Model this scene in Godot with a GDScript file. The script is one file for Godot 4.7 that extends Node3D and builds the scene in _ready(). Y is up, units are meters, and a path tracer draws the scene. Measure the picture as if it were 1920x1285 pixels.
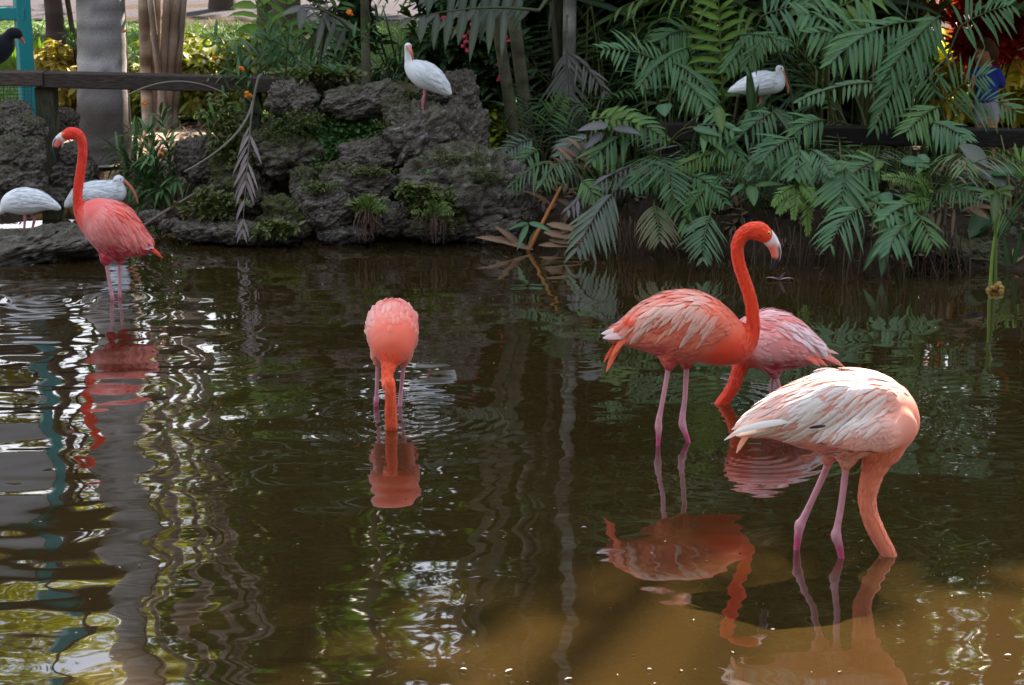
extends Node3D

# ---------------------------------------------------------------- view
const F := 3600.0                       # focal length in pixels of a 1920 wide frame
const EYE := Vector3(0.0, 2.45, 0.0)
const PITCH := 14.08
var tilt := Basis(Vector3.RIGHT, deg_to_rad(-PITCH))
var rng := RandomNumberGenerator.new()
var noise := FastNoiseLite.new()
var fine := FastNoiseLite.new()
var calm_noise := FastNoiseLite.new()
var taken := {}
var M := {}

func at(u: float, v: float, d: float) -> Vector3:      # where a sight line meets the upright plane d metres away
	var r := tilt * Vector3((u - 960.0) / F, (642.5 - v) / F, -1.0)
	return EYE + r * (d / -r.z)

func mpp(d: float) -> float:                            # metres per pixel there
	return d * 1.02 / F

func on_level(u: float, v: float, y := 0.0) -> Vector3:  # where a sight line meets the level y
	var r := tilt * Vector3((u - 960.0) / F, (642.5 - v) / F, -1.0)
	return EYE + r * ((y - EYE.y) / r.y)

func C(r: float, g: float, b: float, k := 1.0) -> Color:  # sRGB 0..255 to a linear base colour
	var c := Color(r / 255.0, g / 255.0, b / 255.0).srgb_to_linear()
	return Color(minf(c.r * k, 0.92), minf(c.g * k, 0.92), minf(c.b * k, 0.92))

func rf(a: float, b: float) -> float:
	return rng.randf_range(a, b)

# ---------------------------------------------------------------- meshes
class MB:
	var v := PackedVector3Array()
	var n := PackedVector3Array()
	var c := PackedColorArray()
	var ix := PackedInt32Array()
	func vert(p: Vector3, nn: Vector3, col: Color) -> int:
		v.append(p); n.append(nn); c.append(col)
		return v.size() - 1
	func tri(a: int, b: int, d: int) -> void:
		var cr := (v[b] - v[a]).cross(v[d] - v[a])
		if cr.dot(n[a] + n[b] + n[d]) > 0.0:
			ix.append(a); ix.append(d); ix.append(b)
		else:
			ix.append(a); ix.append(b); ix.append(d)
	func quad(a: int, b: int, d: int, e: int) -> void:
		tri(a, b, d); tri(a, d, e)
	func flat_quad(a: Vector3, b: Vector3, d: Vector3, e: Vector3, nn: Vector3, col: Color) -> void:
		quad(vert(a, nn, col), vert(b, nn, col), vert(d, nn, col), vert(e, nn, col))
	func box(lo: Vector3, hi: Vector3, col: Color, bas := Basis(), org := Vector3.ZERO, bevel := 0.006) -> void:
		# a chamfered box: six faces, twelve bevels, eight corners
		var mid := (lo + hi) * 0.5
		var e := (hi - lo) * 0.5
		var b := minf(bevel, minf(e.x, minf(e.y, e.z)) * 0.45)
		var ids := {}
		for sx in [-1.0, 1.0]:
			for sy in [-1.0, 1.0]:
				for sz in [-1.0, 1.0]:
					for ax in 3:
						var q := Vector3(sx * (e.x - b), sy * (e.y - b), sz * (e.z - b))
						var nn := Vector3.ZERO
						var sg: float = [sx, sy, sz][ax]
						nn[ax] = sg
						q[ax] = sg * e[ax]
						ids[[sx, sy, sz, ax]] = vert(org + bas * (mid + q), bas * nn, col)
		for ax in 3:
			var p := (ax + 1) % 3
			var r := (ax + 2) % 3
			for sg in [-1.0, 1.0]:
				var k := []
				for w in [[-1.0, -1.0], [1.0, -1.0], [1.0, 1.0], [-1.0, 1.0]]:
					var s := [0.0, 0.0, 0.0, ax]
					s[ax] = sg; s[p] = w[0]; s[r] = w[1]
					k.append(ids[s])
				quad(k[0], k[1], k[2], k[3])
			for sp in [-1.0, 1.0]:
				for sr in [-1.0, 1.0]:
					var k := []
					for w in [[-1.0, p], [1.0, p], [1.0, r], [-1.0, r]]:
						var s := [0.0, 0.0, 0.0, w[1]]
						s[ax] = w[0]; s[p] = sp; s[r] = sr
						k.append(ids[s])
					quad(k[0], k[1], k[2], k[3])
		for sx in [-1.0, 1.0]:
			for sy in [-1.0, 1.0]:
				for sz in [-1.0, 1.0]:
					tri(ids[[sx, sy, sz, 0]], ids[[sx, sy, sz, 1]], ids[[sx, sy, sz, 2]])
	func tube(pts: Array, rad: Array, sides: int, cols: Array, squash := 1.0) -> void:
		var m := pts.size()
		var t0: Vector3 = (pts[1] - pts[0]).normalized()
		var u := t0.cross(Vector3.UP if absf(t0.y) < 0.9 else Vector3.RIGHT).normalized()
		var prev := -1
		for i in m:
			var t: Vector3 = (pts[mini(i + 1, m - 1)] - pts[maxi(i - 1, 0)]).normalized()
			u = (u - t * u.dot(t)).normalized()
			var w := t.cross(u)
			var first := v.size()
			var slope: float = (rad[mini(i + 1, m - 1)] - rad[maxi(i - 1, 0)]) / maxf(1e-5, (pts[mini(i + 1, m - 1)] - pts[maxi(i - 1, 0)]).length())
			for k in sides:
				var a := TAU * k / sides
				var o := u * cos(a) + w * sin(a) * squash
				vert(pts[i] + o * rad[i], (o - t * slope).normalized(), cols[mini(i, cols.size() - 1)])
			if prev >= 0:
				for k in sides:
					var k2 := (k + 1) % sides
					quad(prev + k, prev + k2, first + k2, first + k)
			prev = first
		for e in [0, m - 1]:
			var t: Vector3 = (pts[0] - pts[1]).normalized() if e == 0 else (pts[m - 1] - pts[m - 2]).normalized()
			var col: Color = cols[mini(e, cols.size() - 1)]
			var mid := vert(pts[e] + t * rad[e] * 0.4, t, col)
			var st: int = prev - sides * (m - 1) if e == 0 else prev
			for k in sides:
				tri(mid, st + k, st + (k + 1) % sides)
	func leaf(base: Vector3, dir: Vector3, up: Vector3, length: float, width: float, droop: float, c0: Color, c1: Color, segs := 5, fold := 0.25, shape := 0.7) -> void:
		# a blade that arches over: three vertices across, folded along its midrib
		var p := base
		var d := dir.normalized()
		var side := d.cross(up)
		side = side.normalized() if side.length() > 1e-4 else d.cross(Vector3(0.3, 0.2, 0.9)).normalized()
		var step := length / segs
		var la := -1
		for i in segs + 1:
			var t := float(i) / segs
			var nn := side.cross(d).normalized()
			var w := width * 0.5 * pow(maxf(sin(PI * pow(t, shape)), 0.0), 0.8)
			if i == 0: w = width * 0.08
			var col := c0.lerp(c1, t)
			if i == segs:
				var tip := vert(p, nn, col)
				tri(la, la + 1, tip); tri(la + 1, la + 2, tip)
			else:
				var a := vert(p - side * w + nn * fold * w, (nn + side * fold).normalized(), col)
				vert(p, nn, col.lerp(Color(1, 1, 0.8), 0.06))
				vert(p + side * w + nn * fold * w, (nn - side * fold).normalized(), col)
				if la >= 0:
					quad(la, la + 1, a + 1, a); quad(la + 1, la + 2, a + 2, a + 1)
				la = a
			p += d * step
			d = (d + Vector3.DOWN * droop * (0.35 + t) / segs).normalized()
	func path(pts: Array, wid: Array, nrm: Array, cols: Array, bow := 0.15) -> void:
		# a blade laid along given points, each with the direction it faces
		var la := -1
		var m := pts.size()
		for i in m:
			var t: Vector3 = (pts[mini(i + 1, m - 1)] - pts[maxi(i - 1, 0)]).normalized()
			var nn: Vector3 = nrm[i]
			var side := t.cross(nn).normalized()
			var w: float = wid[i]
			var a := vert(pts[i] - side * w - nn * bow * w, (nn - side * 0.35).normalized(), cols[i])
			vert(pts[i], nn, cols[i])
			vert(pts[i] + side * w - nn * bow * w, (nn + side * 0.35).normalized(), cols[i])
			if la >= 0:
				quad(la, la + 1, a + 1, a); quad(la + 1, la + 2, a + 2, a + 1)
			la = a
	func mesh() -> ArrayMesh:
		var arr := []
		arr.resize(Mesh.ARRAY_MAX)
		arr[Mesh.ARRAY_VERTEX] = v
		arr[Mesh.ARRAY_NORMAL] = n
		arr[Mesh.ARRAY_COLOR] = c
		arr[Mesh.ARRAY_INDEX] = ix
		var m := ArrayMesh.new()
		m.add_surface_from_arrays(Mesh.PRIMITIVE_TRIANGLES, arr)
		return m

# ---------------------------------------------------------------- a distance field on a grid, meshed as surface nets
class Field:
	var o: Vector3
	var h: float
	var nx: int
	var ny: int
	var nz: int
	var d := PackedFloat32Array()
	func _init(lo: Vector3, hi: Vector3, cell: float) -> void:
		o = lo; h = cell
		nx = int((hi.x - lo.x) / h) + 2; ny = int((hi.y - lo.y) / h) + 2; nz = int((hi.z - lo.z) / h) + 2
		d.resize(nx * ny * nz)
		d.fill(1.0)
	func cone(a: Vector3, b: Vector3, ra: float, rb: float, k: float, lat := 1.0) -> void:
		var m := maxf(ra, rb) + k + h * 3.0
		var lo := (a.min(b) - Vector3(m, m, m) - o) / h
		var hi := (a.max(b) + Vector3(m, m, m) - o) / h
		var ab := b - a
		ab.z /= lat
		var l2 := maxf(ab.length_squared(), 1e-9)
		var dr := rb - ra
		for z in range(maxi(int(lo.z), 0), mini(int(hi.z) + 1, nz)):
			for y in range(maxi(int(lo.y), 0), mini(int(hi.y) + 1, ny)):
				var row := (z * ny + y) * nx
				for x in range(maxi(int(lo.x), 0), mini(int(hi.x) + 1, nx)):
					var q := o + Vector3(x, y, z) * h - a
					q.z /= lat
					var t := clampf(q.dot(ab) / l2, 0.0, 1.0)
					var e := (q - ab * t).length() - ra - dr * t
					var f := d[row + x]
					if k > 0.0:
						var g := maxf(k - absf(e - f), 0.0) / k
						d[row + x] = minf(e, f) - g * g * k * 0.25
					elif e < f:
						d[row + x] = e
	func chain(pts: Array, rad: Array, k: float, lat := 1.0) -> void:
		for i in pts.size() - 1:
			cone(pts[i], pts[i + 1], rad[i], rad[i + 1], k, lat)
	func val(p: Vector3) -> float:
		var q := (p - o) / h
		var x := int(q.x); var y := int(q.y); var z := int(q.z)
		if x < 0 or y < 0 or z < 0 or x >= nx - 1 or y >= ny - 1 or z >= nz - 1:
			return 1.0
		var fx := q.x - x; var fy := q.y - y; var fz := q.z - z
		var i := (z * ny + y) * nx + x
		var j := i + nx * ny
		return lerpf(lerpf(lerpf(d[i], d[i + 1], fx), lerpf(d[i + nx], d[i + nx + 1], fx), fy), lerpf(lerpf(d[j], d[j + 1], fx), lerpf(d[j + nx], d[j + nx + 1], fx), fy), fz)
	func grad(p: Vector3) -> Vector3:
		var e := h * 0.9
		var g := Vector3(val(p + Vector3(e, 0, 0)) - val(p - Vector3(e, 0, 0)), val(p + Vector3(0, e, 0)) - val(p - Vector3(0, e, 0)), val(p + Vector3(0, 0, e)) - val(p - Vector3(0, 0, e)))
		return g.normalized() if g.length_squared() > 1e-12 else Vector3.UP
	func land(p: Vector3, lift := 0.0) -> Vector3:
		for i in 6:
			var e := val(p)
			if e > 0.5: return p
			p -= grad(p) * (e - lift)
		return p
	func fill(mb: MB, color: Callable) -> void:
		var ids := PackedInt32Array()
		ids.resize(nx * ny * nz)
		var sy := nx
		var sz := nx * ny
		var lim := h * 4.0
		var corner := PackedInt32Array([0, 1, sy, sy + 1, sz, sz + 1, sz + sy, sz + sy + 1])
		var edges := [[0, 1], [2, 3], [4, 5], [6, 7], [0, 2], [1, 3], [4, 6], [5, 7], [0, 4], [1, 5], [2, 6], [3, 7]]
		var cells := PackedInt32Array()
		for z in nz - 1:
			for y in ny - 1:
				var row := z * sz + y * sy
				for x in nx - 1:
					var i := row + x
					if absf(d[i]) > lim:
						continue
					var mask := 0
					for k in 8:
						if d[i + corner[k]] < 0.0: mask += 1
					if mask == 0 or mask == 8:
						continue
					var sum := Vector3.ZERO
					var cnt := 0
					for e in edges:
						var p: int = e[0]
						var q: int = e[1]
						var a := d[i + corner[p]]
						var b := d[i + corner[q]]
						if (a < 0.0) != (b < 0.0):
							var t := a / (a - b)
							var pa := Vector3(p & 1, (p >> 1) & 1, p >> 2)
							sum += pa.lerp(Vector3(q & 1, (q >> 1) & 1, q >> 2), t)
							cnt += 1
					var w := o + (Vector3(x, y, z) + sum / cnt) * h
					ids[i] = mb.vert(w, grad(w), color.call(w)) + 1
					cells.append(i)
		for i in cells:
			var s := d[i] < 0.0
			if s != (d[i + 1] < 0.0) and ids[i - sy] and ids[i - sz] and ids[i - sy - sz]:
				mb.quad(ids[i] - 1, ids[i - sy] - 1, ids[i - sy - sz] - 1, ids[i - sz] - 1)
			if s != (d[i + sy] < 0.0) and ids[i - 1] and ids[i - sz] and ids[i - 1 - sz]:
				mb.quad(ids[i] - 1, ids[i - 1] - 1, ids[i - 1 - sz] - 1, ids[i - sz] - 1)
			if s != (d[i + sz] < 0.0) and ids[i - 1] and ids[i - sy] and ids[i - 1 - sy]:
				mb.quad(ids[i] - 1, ids[i - 1] - 1, ids[i - 1 - sy] - 1, ids[i - sy] - 1)

# ---------------------------------------------------------------- nodes
func numbered(called: String) -> String:
	var k: int = taken.get(called, 0)
	taken[called] = k + 1
	return called if k == 0 else "%s_%03d" % [called, k]

func tag(o: Node, label: String, category: String, group := "", kind := "") -> Node:
	if label: o.set_meta("label", label)
	if category: o.set_meta("category", category)
	if group: o.set_meta("group", group)
	if kind: o.set_meta("kind", kind)
	return o

func thing(called: String, label: String, category: String, pos: Vector3, group := "") -> Node3D:
	var o := Node3D.new()
	o.name = numbered(called)
	add_child(o)
	o.position = pos
	tag(o, label, category, group)
	return o

func put(called: String, mesh: Mesh, mat: Material, parent: Node = null) -> MeshInstance3D:
	var o := MeshInstance3D.new()
	o.mesh = mesh
	o.material_override = mat
	if parent == null:
		o.name = numbered(called)
		add_child(o)
	else:
		var k := 0
		var nm := called
		while parent.has_node(nm):
			k += 1
			nm = "%s_%03d" % [called, k]
		o.name = nm
		parent.add_child(o)
	return o

func noise_tex(freq: float, octaves: int, seed_: int, kind := FastNoiseLite.TYPE_SIMPLEX_SMOOTH, ramp: Gradient = null, size := 512) -> NoiseTexture2D:
	var f := FastNoiseLite.new()
	f.noise_type = kind
	f.frequency = freq
	f.fractal_octaves = octaves
	f.seed = seed_
	var t := NoiseTexture2D.new()
	t.width = size; t.height = size
	t.seamless = true
	t.noise = f
	if ramp: t.color_ramp = ramp
	return t

func mat(rough: float, spec := 0.5, col := Color.WHITE, vertex := true) -> StandardMaterial3D:
	var m := StandardMaterial3D.new()
	m.albedo_color = col.linear_to_srgb()
	m.roughness = rough
	m.metallic_specular = spec
	m.vertex_color_use_as_albedo = vertex
	return m

func bump(m: StandardMaterial3D, tex: Texture2D, scale: float, cm: float, world := true) -> StandardMaterial3D:
	m.uv1_triplanar = true
	m.uv1_world_triplanar = world
	m.uv1_scale = Vector3.ONE * scale
	m.heightmap_enabled = true
	m.heightmap_texture = tex
	m.heightmap_scale = cm
	return m

func make_materials() -> void:
	var rocky := noise_tex(0.02, 6, 11)
	var grain := noise_tex(0.05, 4, 5)
	var mottle := Gradient.new()
	mottle.set_color(0, Color(0.74, 0.74, 0.74)); mottle.set_color(1, Color(1, 1, 1))
	var tone := noise_tex(0.03, 5, 3, FastNoiseLite.TYPE_SIMPLEX_SMOOTH, mottle)
	M.rock = bump(mat(0.92, 0.35), rocky, 4.0, 1.6)
	M.rock.albedo_texture = tone
	M.ground = bump(mat(0.95, 0.3), rocky, 1.2, 2.0)
	M.ground.albedo_texture = tone
	M.bark = bump(mat(0.9, 0.35), grain, 4.0, 0.3)
	M.bark.albedo_texture = tone
	var streaks := Gradient.new()
	streaks.set_color(0, Color(0.5, 0.46, 0.44)); streaks.set_color(1, Color(1, 1, 1))
	var fibre := noise_tex(0.035, 5, 9, FastNoiseLite.TYPE_SIMPLEX_SMOOTH, streaks)
	M.wood = bump(mat(0.88, 0.35), fibre, 1.0, 0.35)
	M.wood.albedo_texture = fibre
	M.wood.uv1_scale = Vector3(0.5, 6.0, 6.0)
	M.upright_wood = M.wood.duplicate()
	M.upright_wood.uv1_scale = Vector3(6.0, 0.5, 6.0)
	M.paint = bump(mat(0.5, 0.5), grain, 6.0, 0.03)
	M.paint.albedo_texture = tone
	M.feather = mat(0.75, 0.35)
	M.feather.rim_enabled = true
	M.feather.rim = 0.35
	M.down = mat(0.85, 0.3)
	M.down.rim_enabled = true
	M.down.rim = 0.4
	M.skin = mat(0.55, 0.45)
	M.bill = mat(0.35, 0.5)
	M.eye = mat(0.1, 0.5)
	M.cloth = mat(0.9, 0.3)
	M.leaf = mat(0.5, 0.4)
	M.leaf.backlight_enabled = true
	M.leaf.backlight = Color(0.72, 0.8, 0.3)
	M.glossy = mat(0.45, 0.29)
	M.glossy.backlight_enabled = true
	M.glossy.backlight = Color(0.5, 0.6, 0.2)
	M.dry = mat(0.75, 0.35)
	M.dry.backlight_enabled = true
	M.dry.backlight = Color(0.3, 0.24, 0.16)
	M.stem = mat(0.7, 0.4)
	M.wire = mat(0.5, 0.5)
	var w := StandardMaterial3D.new()
	w.albedo_color = Color(0.036, 0.0215, 0.0065).linear_to_srgb()
	w.roughness = 0.03
	w.metallic_specular = 0.70
	w.clearcoat_enabled = true
	w.clearcoat = 1.0
	w.clearcoat_roughness = 0.02
	M.water = w

# ---------------------------------------------------------------- birds
func trace(list: Array, d: float, org: Vector3) -> Array:   # [u, v, radius in pixels, metres nearer] -> points and radii
	var pts := []
	var rad := []
	for e in list:
		var near: float = e[3] if e.size() > 3 else 0.0
		pts.append(at(e[0], e[1], d - near) - org)
		rad.append(e[2] * mpp(d - near))
	return [pts, rad]

func smooth(pts: Array, rad: Array, each := 3) -> Array:     # Catmull-Rom through the points
	var p := []
	var r := []
	var n := pts.size()
	for i in n - 1:
		for k in each:
			var t := float(k) / each
			var a: Vector3 = pts[maxi(i - 1, 0)]
			var b: Vector3 = pts[i]
			var c: Vector3 = pts[i + 1]
			var e: Vector3 = pts[mini(i + 2, n - 1)]
			p.append(b.cubic_interpolate(c, a, e, t))
			r.append(lerpf(rad[i], rad[i + 1], t * t * (3.0 - 2.0 * t)))
	p.append(pts[n - 1]); r.append(rad[n - 1])
	return [p, r]

func near_line(p: Vector3, pts: Array, rad: Array) -> float:   # distance to a chain in units of its radius
	var best := 99.0
	for i in pts.size() - 1:
		var a: Vector3 = pts[i]
		var ab: Vector3 = pts[i + 1] - a
		var t := clampf((p - a).dot(ab) / maxf(ab.length_squared(), 1e-9), 0.0, 1.0)
		best = minf(best, (p - a - ab * t).length() / lerpf(rad[i], rad[i + 1], t))
	return best

func feather(mb: MB, f: Field, p: Vector3, dir: Vector3, length: float, width: float, lift: float, c0: Color, c1: Color) -> void:
	var pts := []
	var nrm := []
	var wid := []
	var cols := []
	var shape := [0.3, 0.8, 1.0, 0.95, 0.72, 0.12]
	var q := f.land(p, 0.001)
	for i in 6:
		var t := i / 5.0
		var g := f.grad(q)
		q -= g * clampf(f.val(q) - 0.0015 - lift * t, -0.02, 0.02)
		pts.append(q); nrm.append(g)
		wid.append(width * 0.5 * shape[i])
		cols.append(c0.lerp(c1, t))
		var tan := dir - g * dir.dot(g)
		if tan.length() < 0.05: tan = dir
		q += tan.normalized() * length / 5.0
	mb.path(pts, wid, nrm, cols)

func long_feathers(mb: MB, list: Array, d: float, org: Vector3) -> void:   # tail and flight feathers: [u0, v0, u1, v1, width px, metres nearer, sag px, colour, colour]
	for e in list:
		var a := at(e[0], e[1], d - e[5]) - org
		var b := at(e[2], e[3], d - e[5] * 0.8) - org
		var ctrl: Vector3 = (a + b) * 0.5 + Vector3.UP * e[6] * mpp(d)
		var pts := []
		var wid := []
		var nrm := []
		var cols := []
		var face := Vector3(0.0, 0.45, 0.9 if e[5] >= 0.0 else -0.9).normalized()
		var shape := [0.5, 0.85, 1.0, 1.0, 0.9, 0.7, 0.1]
		for i in 7:
			var t := i / 6.0
			pts.append(a.lerp(ctrl, t).lerp(ctrl.lerp(b, t), t))
			wid.append(e[4] * 0.5 * mpp(d) * shape[i])
			nrm.append(face)
			cols.append(e[7].lerp(e[8], t))
		mb.path(pts, wid, nrm, cols)

func leg(parent: Node3D, list: Array, d: float, org: Vector3, c_top: Color, c_knee: Color, toes := [], c_low := Color(0, 0, 0, 0)) -> void:
	var tr := trace(list, d, org)
	var sm := smooth(tr[0], tr[1], 4)
	var cols := []
	for i in sm[0].size():
		var t: float = float(i) / (sm[0].size() - 1)
		var c := c_top.lerp(c_knee, smoothstep(0.6, 0.78, t))
		if c_low.a > 0.0: c = c.lerp(c_low, smoothstep(0.8, 1.0, t))
		cols.append(c * (0.94 + 0.14 * noise.get_noise_2d(i * 37.0, list[0][0])))
	for i in sm[1].size(): sm[1][i] *= 1.0 + 0.05 * noise.get_noise_2d(i * 61.0, list[0][1])
	var mb := MB.new()
	mb.tube(sm[0], sm[1], 10, cols)
	for i in mb.c.size():
		var q := mb.v[i] * 900.0
		mb.c[i] = mb.c[i] * (1.0 + 0.22 * fine.get_noise_3d(q.x * 6.0, q.y * 3.0, q.z * 6.0))
	for to in toes:
		var tt := trace(to, d, org)
		var ts := smooth(tt[0], tt[1], 3)
		mb.tube(ts[0], ts[1], 6, [c_knee])
	put("leg", mb.mesh(), M.skin, parent)

func flamingo(s: Dictionary) -> void:
	var d: float = s.d
	var org: Vector3 = on_level(s.root[0], s.root[1])
	d = -org.z
	var root := thing("flamingo", s.label, "flamingo", org, "flamingos wading in the pond")
	var body := trace(s.body, d, org)
	body = smooth(body[0], body[1], 2)
	var neck := trace(s.neck, d, org)
	neck = smooth(neck[0], neck[1], 3)
	var lat: float = s.get("lat", 0.82)
	var lo := Vector3.ONE * 99.0
	var hi := -lo
	for set_ in [body, neck]:
		for i in set_[0].size():
			var r: Vector3 = Vector3.ONE * (set_[1][i] + 0.035)
			lo = lo.min(set_[0][i] - r); hi = hi.max(set_[0][i] + r)
	lo.y = minf(lo.y, (at(0, s.low, d) - org).y - 0.03)
	lo.z -= 0.03; hi.z += 0.03
	var f := Field.new(lo, hi, 0.0072)
	f.chain(neck[0], neck[1], 0.0)
	f.chain(body[0], body[1], 0.045, lat)
	for sd in s.get("sides", []):
		for sg in [1.0, -1.0]:
			var tr := trace(sd.map(func(e): return [e[0], e[1], e[2], 0.0]), d, org)
			for i in tr[0].size():
				tr[0][i].z = sg * sd[i][3]
			f.chain(tr[0], tr[1], 0.02, 0.5)
	for th in s.get("thighs", []):
		var tr := trace(th, d, org)
		f.chain(tr[0], tr[1], 0.03)
	var pal: Dictionary = s.pal
	var back: float = s.tailward
	var tailward: Vector3 = s.get("flow", Vector3(back, -0.35, 0.0)).normalized()
	var nk: Array = neck[0]
	var nr: Array = neck[1]
	var mid: Vector3 = body[0][body[0].size() / 2]
	var mid_r: float = body[1][body[0].size() / 2]
	var soft := func(p: Vector3) -> Color:
		var w := near_line(p, nk, nr)
		var k := 1.0 - smoothstep(1.05, 1.75, w)
		var streak := noise.get_noise_3d(p.x * 90.0, p.y * 160.0, p.z * 160.0) * 0.5 + fine.get_noise_3d(p.x * 300.0, p.y * 300.0, p.z * 300.0) * 0.5
		var c: Color = pal.body.lerp(pal.pale, clampf(0.35 + streak * 0.9, 0.0, 1.0))
		c = c.lerp(pal.belly, smoothstep(0.3, 0.8, (mid.y - p.y) / mid_r) * smoothstep(-0.14, 0.0, (p - mid).dot(tailward)) * pal.get("belly_k", 0.9))
		var nc: Color = pal.neck * (1.0 + 0.16 * streak)
		var hi_p := smoothstep(0.0, 0.02, p.y)
		return c.lerp(nc, k).lerp(pal.neck * 0.8, (1.0 - hi_p) * 0.4)
	var mb := MB.new()
	f.fill(mb, soft)
	put("body", mb.mesh(), M.down, root)
	# plumage: contour feathers, then the long drooping feathers of each folded wing
	rng.seed = hash(s.label)
	var cover := MB.new()
	var wings := [MB.new(), MB.new()]
	var n_pts: int = body[0].size()
	var jobs := []
	for i in s.get("contour", 800):
		jobs.append([rf(0.06, 0.96), 0])
	for i in s.get("scapulars", 260):
		jobs.append([rf(s.get("wing0", 0.15), s.get("wing1", 0.9)), 1])
	jobs.sort_custom(func(a, b): return a[0] - a[1] * 2.0 > b[0] - b[1] * 2.0)
	for j in jobs:
		var x: float = j[0] * (n_pts - 1)
		var i0 := mini(int(x), n_pts - 2)
		var ctr: Vector3 = body[0][i0].lerp(body[0][i0 + 1], x - i0)
		var r: float = lerpf(body[1][i0], body[1][i0 + 1], x - i0)
		var ax: Vector3 = (body[0][i0 + 1] - body[0][i0]).normalized()
		var up := (Vector3.UP - ax * ax.y).normalized()
		var out := ax.cross(up)
		var a := rf(-PI, PI)
		if j[1] == 1:
			a = rf(0.0, 1.0) * rf(0.55, 1.0) * s.get("wing_drop", 1.9) * (1.0 if rng.randf() < 0.5 else -1.0)
		var p := ctr + (up * cos(a) + out * sin(a)) * (r + 0.045)
		p = f.land(p)
		if absf(f.val(p)) > 0.02 or near_line(p, nk, nr) < 1.5 and j[0] < 0.2:
			continue
		var side := 0 if p.z > mid.z else 1
		if j[1] == 0:
			var c: Color = soft.call(p)
			c = c.lerp(pal.pale if rng.randf() < 0.5 else pal.body, rf(0.0, s.get("mix", 0.5)))
			var dir: Vector3 = (tailward * 0.8 + ax * 0.6 + Vector3.DOWN * 0.25 + Vector3(rf(-1, 1), rf(-1, 1), rf(-1, 1)) * 0.16).normalized()
			feather(cover, f, p, dir, rf(0.028, 0.05), rf(0.014, 0.024), rf(0.001, 0.004), c, c.lerp(pal.pale, 0.35))
		else:
			var t: float = j[0]
			var stripe := noise.get_noise_2d(t * 260.0 + 40.0 * side, a * 55.0)
			var c0: Color = pal.wing.lerp(pal.streak, clampf(0.35 + stripe * 1.1 + rf(-0.25, 0.25), 0.0, 1.0))
			var c1: Color = pal.wing.lerp(pal.streak, clampf(0.15 + stripe * 0.9 + rf(-0.3, 0.3), 0.0, 1.0))
			if pal.has("lead"):      # the forward edge keeps a deeper colour
				c0 = c0.lerp(pal.lead, 1.0 - smoothstep(0.12, 0.4, t))
			var dir: Vector3 = (tailward + Vector3.DOWN * s.get("droop", 0.8) * smoothstep(0.1, 1.2, absf(a)) + Vector3(rf(-1, 1), rf(-1, 1), 0) * 0.1).normalized()
			feather(wings[side], f, p, dir, rf(0.07, 0.13) * s.get("long", 1.0), rf(0.014, 0.024), rf(0.004, 0.012), c0, c1)
	for i in s.get("neck_feathers", 1100):
		var x: float = rf(0.12, 0.97) * (nk.size() - 1)
		var i0 := mini(int(x), nk.size() - 2)
		var ctr: Vector3 = nk[i0].lerp(nk[i0 + 1], x - i0)
		var ax: Vector3 = (nk[i0] - nk[i0 + 1]).normalized()
		var o := ax.cross(Vector3(rf(-1, 1), rf(-1, 1), rf(-1, 1))).normalized()
		var p := f.land(ctr + o * (lerpf(nr[i0], nr[i0 + 1], x - i0) + 0.02))
		if absf(f.val(p)) > 0.01: continue
		var c: Color = pal.neck * rf(s.get("neck_low", 0.66), 1.25)
		c = c.lerp(pal.body, rf(0.0, 0.25) + 0.5 * smoothstep(0.35, 0.1, x / nk.size()))
		feather(cover, f, p, (ax + Vector3(rf(-1, 1), rf(-1, 1), rf(-1, 1)) * 0.15).normalized(), rf(0.016, 0.028), rf(0.007, 0.012), rf(0.0, 0.002), c, c * 1.05)
	put("plumage", cover.mesh(), M.feather, root)
	for w in wings:
		if w.v.size(): put("wing", w.mesh(), M.feather, root)
	if s.has("tail"):
		var tl := MB.new()
		long_feathers(tl, s.tail, d, org)
		put("tail", tl.mesh(), M.feather, root)
	for lg in s.legs:
		leg(root, lg, d, org, C(214, 150, 160, 1.1), C(205, 88, 122, 1.1))
	if s.has("bill"):
		bill(root, s.bill, d, org)
	if s.has("eye"):
		for sg in [1.0, -1.0]:
			var e := at(s.eye[0], s.eye[1], d) - org
			e.z = sg * 0.2
			for i in 60:
				if f.val(e) < 0.001: break
				e.z -= sg * 0.004
			var r: float = s.eye[2] * mpp(d)
			put("eye", ball(e, Vector3(r, r, r * 0.6), C(225, 190, 90)), M.eye, root).add_child(pupil(e + Vector3(0, 0, sg * r * 0.35), r * 0.5))

func pupil(e: Vector3, r: float) -> MeshInstance3D:
	var o := MeshInstance3D.new()
	o.name = "pupil"
	o.mesh = ball(e, Vector3(r, r, r * 0.7), Color(0.01, 0.01, 0.012))
	o.material_override = M.eye
	return o

func ball(ctr: Vector3, r: Vector3, col: Color, rings := 8) -> ArrayMesh:
	var mb := MB.new()
	add_ball(mb, ctr, r, col, rings)
	return mb.mesh()

func add_ball(mb: MB, ctr: Vector3, r: Vector3, col: Color, rings := 8) -> void:
	var first := mb.v.size()
	var sides := rings * 2
	for i in rings + 1:
		for k in sides:
			var a := PI * i / rings
			var b := TAU * k / sides
			var q := Vector3(sin(a) * cos(b), cos(a), sin(a) * sin(b))
			mb.vert(ctr + q * r, (q / r).normalized(), col)
	for i in rings:
		for k in sides:
			var k2 := (k + 1) % sides
			mb.quad(first + i * sides + k, first + i * sides + k2, first + (i + 1) * sides + k2, first + (i + 1) * sides + k)

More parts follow.
